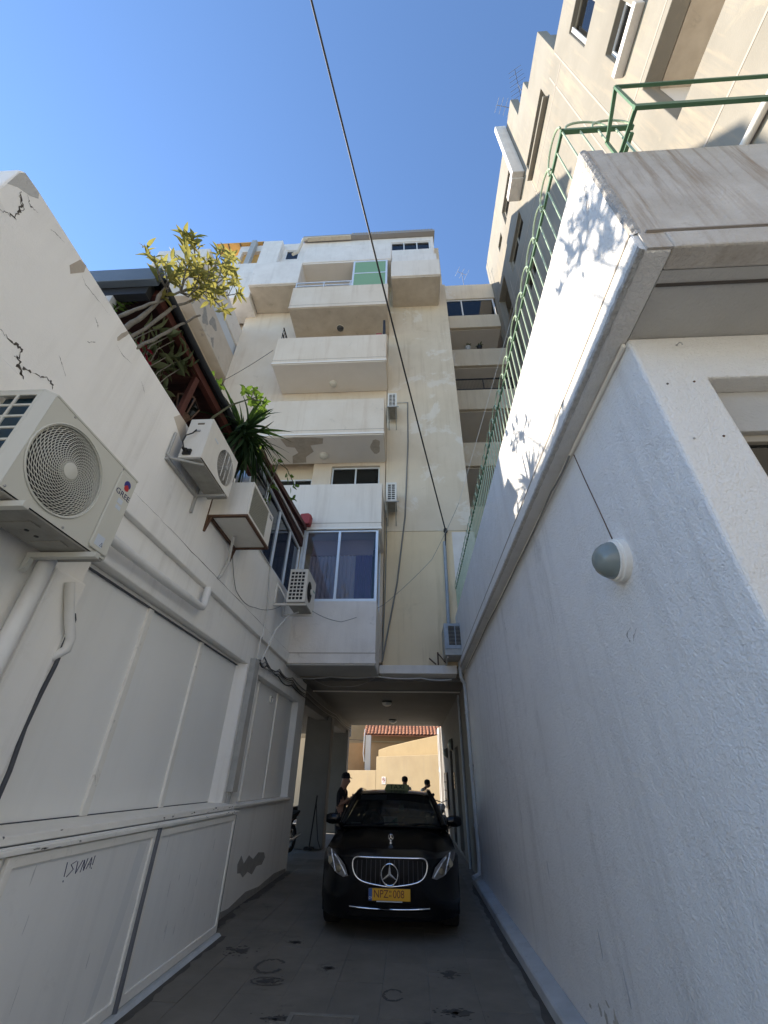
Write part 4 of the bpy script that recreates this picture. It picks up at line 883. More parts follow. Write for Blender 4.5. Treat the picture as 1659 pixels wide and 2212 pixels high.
# 4. split unit hung at the inner corner
AC4 = thing('air_conditioner', 'small white air conditioner with black fan on a bracket beside the gallery window', 'air conditioner', (-2.2, 7.9, 4.45))
x0, x1, y0, y1, z0, z1 = -2.36, -2.0, 7.5, 8.28, 4.49, 5.16
us_ = [x0, x0 + .035]; ops = []
for a in range(4):
    for b in range(8): ops.append((x0 + .03 + a*.072, x0 + .03 + a*.072 + .056, z0 + .045 + b*.075, z0 + .045 + b*.075 + .055))
MB().holes('y', y0, y0 + .015, x0, x1, z0, z1, ops).build('coil_guard', 'ac_white', AC4)
MB().box(x0 + .01, x1 - .02, y0 + .03, y0 + .05, z0 + .02, z1 - .02).build('coil', 'fan_black', AC4)
FR = .215; fy, fz = 7.80, 4.80
front_sheet(y0 + .015, y1, z0, z1).build('front_panel', 'ac_white', AC4)
MB().box(x0, x1 - .06, y0 + .06, y1, z0, z1 - .001).build('inner_casing', 'fan_black', AC4)
MB().box(x0 - .004, x1 + .004, y0 - .002, y1 + .004, z1, z1 + .012).build('lid', 'ac_white', AC4, bevel=.004)
m = MB(); m.box(x0, x1 - .002, y1 - .0005, y1 + .012, z0, z1 - .001); m.build('end_panel', 'ac_white', AC4)
fan_grille(AC4, (x1 - .012, fy, fz), FR - .003, .045, 'fan_black', 13, 20, .8, rw=.003)
MB().lathe([(.06, 0), (.055, .01), (0, .012)], (x1 + .03, fy, fz), (1, 0, 0), 20).build('hub_cap', 'ac_white', AC4, smooth=40)
MB().box(x1, x1 + .003, 8.1, 8.22, 4.93, 4.96).build('badge', 'paper_green', AC4)
MB().box(x0 + .01, x1 - .005, y0 + .01, y1, z0 - .016, z0 - .001).build('base_pan', 'ac_pan', AC4)
for yy in (7.56, 8.18):
    m = MB(); m.box(-2.6, -1.98, yy - .02, yy + .02, z0 - .055, z0 - .018); m.box(-2.619, -2.585, yy - .02, yy + .02, z0 - .06, z0 + .42); m.bar((-2.6, yy, z0 + .40), (-2.3, yy, z0 - .05), .02, .02)
    m.build('bracket', 'ac_white', AC4)

# 5, 6. units hung beside the balconies
def facade_ac(name_label, z0, gcol):
    a = thing('air_conditioner', name_label, 'air conditioner', (-.42, 10.0, z0), 'air conditioners on the facade beside the balconies')
    x0, x1, y0, y1 = -.60, -.30, 9.62, 10.18
    ops = [(x0 + .05 + c*.11, x0 + .05 + c*.11 + .09, z0 + .06 + r*.068, z0 + .06 + r*.068 + .048) for c in range(2) for r in range(8)]
    MB().holes('y', y0, y0 + .015, x0, x1, z0, z0 + .64, ops).build('coil_guard', 'ac_white', a)
    MB().box(x0 + .01, x1 - .01, y0 + .03, y0 + .05, z0 + .02, z0 + .62).build('coil', 'fan_black', a)
    m = MB(); m.box(x1 - .015, x1, y0 + .015, y1, z0, z0 + .64); m.box(x0, x0 + .015, y0 + .015, y1, z0, z0 + .64); m.box(x0 + .015, x1 - .015, y1 - .015, y1, z0, z0 + .64); m.box(x0, x1, y0, y1, z0 + .641, z0 + .66); m.build('casing', 'ac_white', a, bevel=.006)
    MB().box(x0 + .02, x1 - .02, y0 + .06, y1 - .02, z0 + .01, z0 + .6).build('inner_casing', 'fan_black', a)
    MB().box(x0, x1, y0, y1, z0 - .02, z0 - .001).build('base_pan', gcol, a)
    m = MB()
    for x in (x0 + .03, x1 - .03): m.bar((x, y0 - .04, z0 - .04), (x, 10.29, z0 - .04), .03, .03); m.bar((x, y0 + .05, z0 - .05), (x, 10.29, z0 - .42), .025, .025)
    m.box(x0 - .03, x1 + .07, y0 - .05, y0 - .02, z0 - .055, z0 - .025); m.build('bracket', 'galv', a)
    return a
facade_ac('white air conditioner on brackets beside the third-floor balcony', 12.05, 'ac_pan')
facade_ac('white air conditioner on brackets beside the second-floor balcony', 8.25, 'ac_pan')
# 7. grey box unit over the passage
AC7 = thing('air_conditioner', 'grey box air conditioner with louvred front above the passage mouth', 'air conditioner', (1.03, 9.95, 3.98))
MB().box(.80, 1.25, 9.62, 10.29, 4.02, 4.74).build('casing', 'galv', AC7, bevel=.012)
m = MB(); m.holes('y', 9.60, 9.619, .80, 1.25, 4.16, 4.74, [(.90, 1.045, 4.24, 4.68), (1.065, 1.21, 4.24, 4.68)]); m.build('front_frame', 'grey_pvc', AC7, bevel=.004)
for xa in (.90, 1.065):
    for k in range(14): MB().box(xa, xa + .145, 9.606, 9.618, 4.245 + k*.031, 4.262 + k*.031).build('louvre', 'gutter_dark', AC7)
m = MB(); m.bar((.86, 10.29, 3.92), (.86, 9.7, 4.0), .03, .04); m.bar((1.2, 10.29, 3.92), (1.2, 9.7, 4.0), .03, .04); m.build('bracket', 'galv', AC7)
RB = thing('rusty_bracket', 'red rusty angle bracket left on the beam above the passage', 'bracket', (.68, 10.1, 3.93))
m = MB(); m.bar((.67, 10.17, 3.93), (.67, 10.17, 4.22), .035, .02); m.bar((.67, 10.17, 4.2), (.86, 10.17, 3.96), .035, .02); m.build('frame', 'rust', RB)
m = MB(); m.bar((.46, 10.17, 4.08), (.62, 10.17, 3.94), .06, .02); m.build('plate', 'rust', RB)

# ================================================================ PIPES, CABLES, LAMPS
MB().tube([(-2.54, 2.45, 3.335), (-2.545, 3.3, 3.345), (-2.55, 4.0, 3.36), (-2.55, 4.72, 3.385), (-2.55, 4.79, 3.40), (-2.55, 4.82, 3.45), (-2.55, 4.82, 3.66)], .046, 12).build('waste_pipe', 'white_pvc', None, smooth=50, label='white plastic waste pipe running along the shop wall below the string course', cat='pipe')
MB().tube([(-2.57, 2.53, 0.0), (-2.57, 2.53, 1.5), (-2.57, 2.53, 3.3)], .055, 12).build('downpipe', 'white_pvc', None, smooth=50, label='white vertical downpipe on the shop wall below the large air conditioner', cat='pipe')
MB().tube([(-2.56, 2.78, 2.86), (-2.55, 2.80, 2.80), (-2.545, 2.90, 2.62), (-2.54, 2.985, 2.50), (-2.55, 3.0, 2.42), (-2.60, 2.97, 2.36), (-2.66, 2.96, 2.34)], .034, 10).build('refrigerant_pipe', 'white_pvc', None, smooth=50, label='curved white insulated pipe dropping from the large air conditioner', cat='pipe')
CT = thing('cable_trunking', 'grey metal cable trunking standing between the boarded windows', 'trunking', (-2.6, 7.08, 1.46))
MB().box(-2.648, -2.55, 6.97, 7.17, 1.46, 3.31).build('cover', 'galv', CT, bevel=.006)
m = MB()
for k in range(4): m.tube([(-2.62 + .02*(k % 2), 7.0 + k*.035, 1.47), (-2.62, 7.0 + k*.035, 1.35), (-2.6, 6.985 + k*.03, 1.2)], .008, 5)
m.build('cable_tails', 'cable_white', CT)
def cable(pts, r, material, label, grp=None, sag=0.0, n=10):
    P = [Vector(p) for p in pts]; out = []
    for i in range(len(P) - 1):
        for k in range(n):
            t = k / n; q = P[i].lerp(P[i+1], t); q.z -= sag * 4 * t * (1 - t); out.append(q)
    out.append(P[-1])
    return MB().tube(out, r, 6).build('cable', material, None, smooth=60, label=label, cat='cable', group=grp)
cable([(1.07, 10.2, 7.61), (-1.36, 1.0, 11.77), (-2.2, -2.2, 13.2)], .019, 'cable_black', 'thick black overhead cable crossing the sky to the facade conduit', sag=.10, n=24)
cable([(1.42, 9.5, 8.07), (.6, 9.5, 6.35), (-.58, 9.2, 5.05), (-1.49, 8.9, 4.55), (-2.0, 8.2, 4.55)], .006, 'cable_grey', 'thin grey cable sagging from the facade corner past the bay to the corner air conditioner', n=8, sag=.04)
cable([(.07, 10.28, 12.95), (.06, 10.27, 11.07), (-.07, 10.27, 8.13), (-.30, 10.27, 6.06), (-.66, 10.2, 4.0)], .022, 'cable_grey', 'grey cable bundle running down the beige facade beside the balconies')
cable([(-.58, 10.27, 12.6), (-.3, 10.27, 12.95), (.07, 10.27, 12.95)], .012, 'cable_white', 'short white cable from the third-floor air conditioner to a wall fixing')
cable([(-.62, 10.27, 8.1), (-.60, 10.25, 7.2), (-.62, 10.25, 5.5), (-.66, 10.2, 4.05)], .014, 'cable_grey', 'slim grey pipe down the yellow wall beside the bay')
cable([(-2.61, 10.0, 3.60), (-1.85, 10.02, 3.62), (-.76, 10.05, 3.64), (.25, 10.1, 3.62), (.95, 10.12, 3.60)], .013, 'cable_white', 'white cable looped under the bay across the passage mouth', sag=.03)
cable([(-2.3, 10.15, 3.62), (-1.6, 10.2, 3.45), (-.8, 10.25, 3.66)], .008, 'cable_grey', 'thin slack cable hanging under the bay', sag=.08)
CBN = thing('cable_bundle', 'bundle of slack black and grey cables running along the shop wall into the passage', 'cables', (-2.6, 9, 3.3))
for k in range(4):
    P_ = [Vector(p) for p in ((-2.56, 7.1 + .03*k, 3.31), (-2.60, 7.5 + .1*k, 3.45 - .05*k), (-2.60, 8.5, 3.32 + .045*k), (-2.61, 9.6, 3.36 + .05*k), (-2.62, 11.3, 3.34 + .05*k), (-2.63, 16.0, 3.40 + .045*k), (-2.63, 20.4, 3.40 + .045*k))]
    Q_ = []
    for a in range(len(P_) - 1):
        for t in range(8): q = P_[a].lerp(P_[a+1], t/8); q.z -= (.03 + .02*((k + a) % 3)) * 4*(t/8)*(1 - t/8); Q_.append(q)
    MB().tube(Q_ + [P_[-1]], .012, 6).build('cable', 'cable_grey' if k % 2 else 'cable_black', CBN, smooth=60)
cable([(-2.56, 7.07, 3.3), (-2.57, 7.06, 3.68), (-2.575, 7.15, 3.7), (-2.59, 7.2, 4.2), (-2.61, 7.0, 5.0), (-2.61, 6.3, 5.02)], .013, 'cable_white', 'white cable rising from the trunking up the gallery wall')
cable([(-2.5, 7.1, 3.3), (-2.4, 7.3, 3.9), (-2.3, 7.6, 4.25), (-2.2, 7.9, 4.42)], .014, 'cable_white', 'pale insulated pipe from the trunking to the corner air conditioner')
cable([(-2.45, 4.95, 4.48), (-2.56, 5.2, 4.2), (-2.59, 5.15, 3.98), (-2.60, 5.1, 3.92)], .022, 'cable_white', 'taped pipe dropping from the rusty framed air conditioner to the wall')
cable([(-2.60, 5.3, 4.5), (-2.60, 5.75, 4.0), (-2.60, 6.6, 4.05), (-2.45, 7.5, 4.4)], .006, 'cable_grey', 'thin grey cable sagging across the gallery wall', sag=.06)
cable([(-7.2, 10.2, 14.2), (-4.9, 9.4, 15.0)], .012, 'cable_grey', 'thin cable strung across the shaded facade left of the balconies', sag=.1)
MB().tube([(1.42, 9.5, 8.07), (3.2, 8.4, 13.5), (4.7, 7.6, 18.0)], .006, 5).build('cable', 'cable_white', None, label='thin pale cable rising beside the green fence to the tall block', cat='cable')
CN = thing('conduit', 'grey steel conduit with cable gland on the yellow wall above the passage', 'conduit', (1.0, 10.2, 4.74))
MB().tube([(.975, 10.22, 4.74), (1.0, 10.22, 6.0), (1.02, 10.22, 7.25)], .045, 10).build('tube', 'grey_pvc', CN, smooth=50)
MB().tube([(1.03, 10.2, 7.1), (1.05, 10.2, 7.3), (1.07, 10.2, 7.6)], .022, 8).build('cable_tail', 'cable_black', CN, smooth=50)
MB().lathe([(.03, 0), (.06, .04), (.055, .12), (.02, .16)], (1.07, 10.19, 7.52), (0, 0, 1), 10).build('gland', 'cable_black', CN, smooth=50)
DP = thing('downpipe', 'white plastic downpipe with bends at the end of the annex wall', 'pipe', (1.38, 10.7, 0))
MB().tube([(1.16, 10.05, 3.98), (1.16, 10.06, 3.66), (1.19, 10.1, 3.58), (1.24, 10.2, 3.54), (1.25, 10.22, 3.4), (1.25, 10.22, .42), (1.23, 10.2, .20), (1.10, 10.1, .16)], .038, 10).build('tube', 'kerb_paint', DP, smooth=50)
for z in (.9, 1.9, 2.9): MB().lathe([(.047, 0), (.047, .05)], (1.25, 10.22, z), (0, 0, 1), 12).build('collar', 'kerb_paint', DP)
MB().tube([(1.29, 12.2, 0), (1.29, 12.2, 3.6)], .03, 8).build('riser_pipe', 'grey_pvc', None, smooth=50, label='thin grey riser pipe inside the passage on the wall', cat='pipe')

def bulkhead(label, c, nrm, r, glassm, basem):
    t = thing('bulkhead_lamp', label, 'lamp', c); c = Vector(c); n = Vector(nrm)
    MB().lathe([(r*1.12, 0), (r*1.12, .035), (r*1.06, .04)], c, n, 28).build('base', basem, t, smooth=40)
    MB().lathe([(r*1.05, .04), (r*1.05, .055), (r*.98, .06)], c, n, 28).build('ring', basem, t, smooth=40)
    MB().lathe([(r*.97, .055), (r*.95, .075), (r*.85, .105), (r*.66, .135), (r*.4, .155), (0, .162)], c, n, 28).build('globe', glassm, t, smooth=80)
    return t
BL = bulkhead('round bulkhead lamp with grey glass dome on the rough white annex wall', (XR, 2.36, 2.80), (-1, 0, 0), .118, 'lamp_glass', 'trim_paint')
bulkhead('round grey bulkhead lamp on the shop wall beside the downpipe', (XL, 2.12, 2.66), (1, 0, 0), .12, 'lamp_glass', 'trim_paint')
cb = MB(); cb.tube([(1.296, 2.37, 2.93), (1.297, 2.42, 3.2), (1.297, 2.48, 3.5), (1.297, 2.53, 3.79)], .004, 5); cb.build('cable', 'rust', None, label='thin wire from the annex bulkhead lamp up to the soffit', cat='cable')
cable([(1.26, 2.53, 3.78), (1.255, 3.0, 3.78), (1.26, 4.4, 3.77), (1.26, 6.6, 3.78), (1.26, 9.8, 3.76)], .008, 'cable_grey', 'grey cable clipped along the cove under the annex parapet', sag=.015)
for k, (x, z) in enumerate(((-2.6, 17.0), (-2.6, 13.63), (-2.62, 10.24))):
    t = thing('ceiling_lamp', 'round opal ceiling lamp under the balcony slab of the %s floor' % ('fifth', 'fourth', 'third')[k], 'lamp', (x, 9.9, z - .12), 'lamps under the balconies')
    MB().lathe([(.15, 0), (.15, -.02)], (x, 9.9, z), (0, 0, 1), 20).build('base', 'trim_paint', t)
    MB().lathe([(.14, -.02), (.13, -.06), (.09, -.10), (0, -.12)], (x, 9.9, z), (0, 0, 1), 20).build('globe', ('lamp_dark', 'lamp_opal', 'lamp_opal')[k], t, smooth=80)
for k, y in enumerate((13.8, 18.4)):
    t = thing('ceiling_lamp', ('round white lamp on the passage ceiling near the mouth', 'small lamp on the passage ceiling near the far exit')[k], 'lamp', (-.72, y, 3.5))
    MB().lathe([(.16, 0), (.16, -.04)], (-.72, y, 3.659), (0, 0, 1), 20).build('base', 'lamp_dark', t); MB().lathe([(.15, -.04), (.13, -.10), (.06, -.13), (0, -.135)], (-.72, y, 3.659), (0, 0, 1), 20).build('globe', 'lamp_opal', t, smooth=80)
bulkhead('dark bulkhead lamp on the passage wall above the louvred door', (1.32, 15.2, 2.62), (-1, 0, 0), .16, 'lamp_glass', 'lamp_dark')
bulkhead('dark bulkhead lamp on the passage wall toward the far exit', (1.32, 17.6, 2.5), (-1, 0, 0), .15, 'lamp_glass', 'lamp_dark')
MBX = thing('mailbox_panel', 'wall panel of dark mailboxes near the far exit of the passage', 'mailboxes', (1.42, 18.6, .8))
MB().box(1.27, 1.323, 17.9, 19.4, .8, 1.9).build('case', 'gutter_dark', MBX)
for r in range(4):
    for c in range(4): MB().box(1.255, 1.269, 17.95 + c*.36, 18.27 + c*.36, .85 + r*.26, 1.06 + r*.26).build('mailbox_door', 'galv', MBX)
SBX = thing('switch_panel', 'small row of meter switches beside the passage door', 'switch panel', (1.44, 15.2, 1.5))
for k in range(4): MB().box(1.30, 1.323, 15.05, 15.3, 1.45 + k*.11, 1.53 + k*.11).build('switch', 'lamp_dark', SBX)

# lantern on the terrace
LN = thing('lantern', 'dark framed glass wall lantern beside the red pergola post', 'lantern', (-2.74, 3.46, 5.12))
MB().lathe([(.10, .22), (.16, .44)], (-2.74, 3.46, 5.12), (0, 0, 1), 5).build('glass_body', 'window_glass', LN)
m = MB()
for k in range(5):
    a = 2*PI*k/5; u = Vector((0, 0, 1)).orthogonal().normalized(); w = Vector((0, 0, 1)).cross(u); d = u*math.cos(a) + w*math.sin(a); c = Vector((-2.74, 3.46, 5.12))
    m.bar(c + d*.10 + Vector((0, 0, .22)), c + d*.165 + Vector((0, 0, .44)), .014, .014)
m.lathe([(.175, .43), (.12, .50), (.03, .58)], (-2.74, 3.46, 5.12), (0, 0, 1), 5); m.lathe([(.03, 0), (.05, .1), (.105, .22)], (-2.74, 3.46, 5.12), (0, 0, 1), 8); m.build('frame', 'rust', LN)

# ================================================================ GREEN FENCE AND PLANTER RACK
FN = thing('green_fence', 'green welded fence with hooped top along the annex parapet', 'fence', (1.24, 6, 5.15))
XF = 1.242
MB().box(XF - .010, XF + .010, 1.145, 10.5, 5.874, 5.90).build('top_rail', 'green_paint', FN)
MB().box(XF - .013, 1.775, 1.145, 1.175, 5.866, 5.899).build('top_rail', 'green_paint', FN)
MB().box(1.745, 1.775, 1.18, 1.7, 5.825, 5.86).build('return_rail', 'green_paint', FN)
bm_ = MB(); bm_.tube([(0, 0, 0), (0, 0, .76)], .0075, 6); bar0 = bm_.build('bar', 'pale_green_paint', FN); bar_me = bar0.data
base = Vector(WLOC[FN.name])
bar_me.transform(Matrix.Translation(base))
first = True; y = 1.16
while y < 10.45:
    if first: o = bar0; first = False
    else: o = bar0.copy(); COL.objects.link(o); o.parent = FN
    o.location = Vector((XF, y, 5.11)) - base; y += .13
for x in (1.375, 1.51, 1.64):
    o = bar0.copy(); COL.objects.link(o); o.parent = FN; o.location = Vector((x, 1.16, 5.11)) - base
hp = MB(); hp.tube([(0, -.15*math.cos(PI*q/14), .14*math.sin(PI*q/14)) for q in range(15)], .0085, 6)
hoop0 = hp.build('hoop', 'pale_green_paint', FN); hoop0.data.transform(Matrix.Translation(base)); y = 1.29; first = True
while y < 10.4:
    if first: o = hoop0; first = False
    else: o = hoop0.copy(); COL.objects.link(o); o.parent = FN
    o.location = Vector((XF - .018, y, 5.89)) - base; y += .26
for x in (1.42, 1.62):
    o = hoop0.copy(); COL.objects.link(o); o.parent = FN; o.rotation_euler = (0, 0, PI/2); o.location = Vector((x, 1.15, 5.89)) - base
RK = thing('planter_rack', 'green angle-iron planter rack projecting over the stained parapet corner', 'rack', (2.7, 1.0, 5.16))
for x in (1.453, 3.05, 4.5):
    m = MB()
    for a, b in (((x, 1.121, 5.17), (x, .87, 5.17)), ((x, .87, 5.155), (x, .87, 5.62)), ((x, 1.121, 5.155), (x, 1.121, 5.47)), ((x, 1.121, 5.46), (x, .87, 5.61))): m.bar(a, b, .024, .012)
    m.build('end_frame', 'green_paint', RK)
MB().box(1.44, 4.9, 1.11, 1.132, 5.155, 5.198).build('rear_rail', 'green_paint', RK); MB().box(1.44, 4.9, .86, .882, 5.152, 5.196).build('front_rail', 'green_paint', RK)
MB().box(1.45, 4.9, .86, .879, 5.60, 5.621).build('top_rail', 'green_paint', RK)

# ================================================================ PLANTS
def leaf_mesh(name, L, Wd, fold, droop, material, n=4):
    m = MB(); A = []; B = []; C_ = []
    for k in range(n + 1):
        t = k / n; w = Wd * math.sin(PI * min(1, .08 + .92*t) ** .9) * (1 - .15*t) * .5; x = L * t; z = -droop * t * t
        A.append((x, w, z + fold * w)); B.append((x, 0, z)); C_.append((x, -w, z + fold * w))
    m.grid([A, B, C_]); me = bpy.data.meshes.new(name); me.from_pydata(m.v, [], m.f); me.materials.append(M(material))
    me.polygons.foreach_set('use_smooth', [True]*len(me.polygons)); return me
def rosette(parent, c, axis, mesh, n, s0, s1, spread=(0.5, 1.35), rng=random, name='leaf'):
    org = Vector(WLOC[parent.name]); ax = Vector(axis).normalized(); u = ax.orthogonal().normalized(); w = ax.cross(u)
    a0 = rng.uniform(0, 2*PI)
    for k in range(n):
        a = a0 + 2*PI*k/n + rng.uniform(-.35, .35); th = rng.uniform(*spread)
        d = (ax*math.cos(th) + (u*math.cos(a) + w*math.sin(a))*math.sin(th)).normalized()
        up = (ax - d*ax.dot(d)).normalized(); sd = up.cross(d); s = rng.uniform(s0, s1)
        rot = Matrix((d, sd, up)).transposed() @ Matrix.Rotation(rng.uniform(-.4, .4), 3, 'X')
        p = Vector(c) - org - ax * .05 * (k % 3) * s
        inst(mesh, name, parent, Matrix.Translation(p) @ rot.to_4x4() @ Matrix.Scale(s, 4))
rp = random.Random(21)
LEAF_Y = leaf_mesh('leaf', .145, .052, .5, .03, 'leaf_yellow'); LEAF_G = leaf_mesh('leaf', .16, .06, .5, .03, 'leaf_grey')
LEAF_J = leaf_mesh('leaf', .13, .075, .25, .015, 'leaf_jade'); LEAF_R = leaf_mesh('leaf', .15, .06, .3, .03, 'leaf_red')
BLADE = leaf_mesh('leaf', .78, .05, .7, .26, 'leaf_yucca', 6)
PT = thing('frangipani_tree', 'leggy yellow-green frangipani tree leaning over the cracked parapet', 'tree', (-2.7, 2.12, 4.85))
tr = MB()
for k, (b_, m1, m2, t_) in enumerate((((-2.76, 2.06, 4.86), (-2.68, 2.12, 5.25), (-2.55, 2.22, 5.62), (-2.5, 2.42, 6.2)), ((-2.74, 2.14, 4.84), (-2.63, 2.22, 5.3), (-2.56, 2.27, 5.66), (-2.47, 2.2, 5.9)), ((-2.72, 2.22, 4.86), (-2.60, 2.33, 5.4), (-2.50, 2.42, 5.9), (-2.45, 2.6, 6.38)), ((-2.7, 2.3, 4.9), (-2.58, 2.46, 5.4), (-2.5, 2.6, 5.85), (-2.46, 2.75, 6.3)))):
    pts = []
    for q in range(13):
        t = q/12*3; a = min(2, int(t)); u = t - a; L = [Vector(b_), Vector(m1), Vector(m2), Vector(t_)]; pts.append(L[a].lerp(L[a+1], u) + Vector((rp.uniform(-.008, .008), rp.uniform(-.01, .01), 0)))
    tr.tube(pts, [(.027 - .0011*q) * rp.uniform(.85, 1.15) * (1.15 if k == 1 else .85) for q in range(13)], 8)
tr = tr.build('trunk', 'bark', PT, smooth=60)
ROS = [(-2.48,2.1,6.81),(-2.39,2.14,6.81),(-2.44,1.92,5.91),(-2.37,2.18,6.44),(-2.36,2.49,7.3),(-2.53,2.92,8.08),(-2.55,3.06,7.92),(-2.3,2.27,6.36),(-2.47,2.26,6.34),(-2.48,2.64,6.98),(-2.25,2.39,6.29),(-2.41,2.47,6.34),(-2.3,2.7,6.75),(-2.41,3.21,7.58),(-2.36,2.99,6.78),(-2.5,2.09,6.13),(-2.36,2.12,5.94),(-2.29,2.43,6.8),(-2.45,2.78,7.45),(-2.4,2.35,6.6),(-2.35,2.6,6.6),(-2.45,2.5,6.75)]
FORK = [Vector(p) for p in ((-2.5, 2.42, 6.2), (-2.45, 2.6, 6.38), (-2.47, 2.2, 5.9), (-2.46, 2.5, 6.6), (-2.48, 2.75, 6.9), (-2.46, 2.75, 6.3))]
bm2 = MB(); bm2.tube([(-2.5, 2.42, 6.2), (-2.47, 2.48, 6.4), (-2.46, 2.5, 6.6), (-2.47, 2.62, 6.78), (-2.48, 2.75, 6.9)], [.018, .016, .014, .012, .010], 6)
for c in ROS:
    c = Vector(c); f = min(FORK, key=lambda q: (q - c).length + (0 if q.z < c.z else .6)); md = f.lerp(c, .5) + Vector((rp.uniform(-.04, .04), rp.uniform(-.05, .05), -.06))
    bm2.tube([f, md, c], [.011, .009, .006], 6)
    ax = (c - md).normalized() + Vector((0, 0, .25)); rosette(PT, c, ax, LEAF_Y, rp.randint(8, 11), .7, 1.2, rng=rp)
    for e in range(2):
        c2 = md.lerp(c, rp.uniform(.3, .8)) + Vector((rp.uniform(-.12, .12), rp.uniform(-.14, .14), rp.uniform(-.05, .12)))
        bm2.tube([md.lerp(c, .3), c2], [.006, .004], 5); rosette(PT, c2, ax + Vector((rp.uniform(-.5, .5), rp.uniform(-.5, .5), 0)), LEAF_Y, rp.randint(4, 6), .6, 1.05, rng=rp)
bm2.build('branches', 'bark', PT, smooth=60)
SU = thing('terrace_succulent', 'grey-green trailing shrub in the shade under the pergola', 'plant', (-2.95, 2.9, 4.75))
st_ = MB(); DK = [(-2.66,2.55,5.72),(-2.62,2.72,5.85),(-2.6,2.8,5.9),(-2.8,2.76,5.73),(-2.66,2.86,5.68),(-2.64,2.98,5.75),(-2.62,3.1,5.82),(-2.85,2.81,5.49),(-2.8,2.99,5.52),(-2.8,3.05,5.7),(-2.9,2.7,5.6),(-2.95,2.9,5.6),(-2.85,2.6,5.5),(-2.9,3.2,5.5)]
for c in DK:
    c = Vector(c); st_.tube([(-2.95, 2.9, 4.75), (c.x - .1, c.y - .12, c.z - .35), (c.x - .03, c.y - .05, c.z - .1), c], [.007, .006, .005, .003], 5); rosette(SU, c, (.5, .4, .3), LEAF_G, 8, .9, 1.5, (.5, 1.5), rp)
st_.build('stems', 'bark', SU, smooth=60)
PO = thing('poinsettia', 'dark red poinsettia behind the parapet under the pergola', 'plant', (-2.85, 2.6, 4.9))
MB().tube([(-2.85, 2.6, 4.9), (-2.8, 2.62, 5.2), (-2.76, 2.62, 5.43)], .012, 6).build('stem', 'stem_green', PO)
rosette(PO, (-2.75, 2.62, 5.45), (.6, .1, .5), LEAF_R, 9, .7, 1.0, (.8, 1.5), rp); rosette(PO, (-2.76, 2.72, 5.36), (.6, .1, .3), LEAF_R, 7, .6, .9, (.8, 1.5), rp)
IV = thing('ivy', 'small green ivy climbing at the front beam of the pergola', 'plant', (-2.95, 2.25, 5.1))
MB().tube([(-2.95, 2.2, 5.1), (-2.92, 2.22, 5.5), (-2.9, 2.27, 5.76), (-2.9, 2.28, 5.96)], .008, 5).build('stem', 'stem_green', IV)
for c in ((-2.9,2.2,5.5),(-2.9,2.24,5.66),(-2.9,2.27,5.76),(-2.9,2.32,5.88),(-2.9,2.27,5.96)): rosette(IV, c, (.4, -.2, .3), LEAF_J, 5, .5, .8, (.7, 1.5), rp)
JP = thing('jade_plant', 'bright green sunlit jade plant reaching out above the yucca', 'plant', (-2.75, 3.8, 5.18))
m = MB(); m.tube([(-2.75, 3.8, 5.1), (-2.55, 3.78, 5.64), (-2.45, 3.93, 6.03), (-2.45, 4.38, 6.66)], [.02, .017, .014, .010], 7); m.tube([(-2.47, 3.93, 6.03), (-2.6, 3.75, 6.1), (-2.6, 3.6, 6.08)], [.012, .010, .007], 6)
JD = [(-2.45,4.6,6.95),(-2.45,4.19,6.65),(-2.45,4.45,6.95),(-2.45,4.6,6.8),(-2.4,4.75,6.85),(-2.45,4.85,7.1),(-2.45,4.42,6.63),(-2.42,4.7,6.72),(-2.6,3.6,6.08),(-2.6,3.5,6.08),(-2.58,3.7,6.2)]
for c in JD[:8]: m.tube([(-2.45, 4.38, 6.66), c], [.012, .006], 5)
m.build('stems', 'stem_green', JP, smooth=60)
for c in JD: rosette(JP, c, (.2, .2, .7), LEAF_J, 8, .6, 1.1, (.6, 1.6), rp)
YU = thing('yucca', 'dark green yucca with drooping sword leaves between two air conditioners', 'plant', (-2.7, 4.5, 5.1))
MB().tube([(-2.72, 4.5, 4.75), (-2.6, 4.5, 5.4), (-2.47, 4.47, 6.1)], [.06, .05, .045], 8).build('trunk', 'bark', YU, smooth=60)
BLADES = [leaf_mesh('leaf', L_, .056, f_, d_, 'leaf_yucca', 7) for L_, f_, d_ in ((.62, .7, .12), (.74, .6, .30), (.85, .6, .48), (.7, .5, .6))]
for k in range(165):
    c = Vector((-2.47 + rp.gauss(0, .03), 4.48 + rp.gauss(0, .05), 6.12 - abs(rp.gauss(0, .14)))); lo_ = rp.random()
    rosette(YU, c, (.25 + rp.gauss(0, .2), rp.gauss(0, .2), 1), rp.choice(BLADES), 1, .7, 1.1, (.5, 1.3) if lo_ < .22 else ((1.2, 2.0) if lo_ < .5 else (1.9, 2.8)), rp)
VN = thing('window_vine', 'small leafy vine hanging over the gallery window beside the rusty air conditioner', 'plant', (-2.6, 5.8, 5.04))
m = MB(); VP = [(-2.45,5.82,6.34),(-2.45,5.94,6.7),(-2.45,6.74,6.95),(-2.42,7.1,6.95),(-2.42,7.05,6.6),(-2.45,6.0,6.12),(-2.45,5.9,5.77),(-2.4,4.95,6.1),(-2.42,5.1,6.3),(-2.42,5.2,6.1)]
m.tube([(-2.58, 5.8, 5.04), (-2.5, 5.85, 5.6), (-2.46, 5.9, 6.2), (-2.45, 6.0, 6.7), (-2.45, 6.5, 6.95), (-2.42, 7.1, 6.95)], .008, 5); m.tube([(-2.48, 5.86, 5.9), (-2.44, 5.4, 6.2), (-2.42, 5.1, 6.3)], .006, 5); m.build('stems', 'stem_green', VN)
for c in VP: rosette(VN, c, (.5, .1, .2), LEAF_J, 5, .8, 1.3, (.6, 1.7), rp)
RBK = thing('red_bundle', 'folded red cloth bundle on the corner of the gallery roof', 'bundle', (-2.55, 8.85, 6.96))
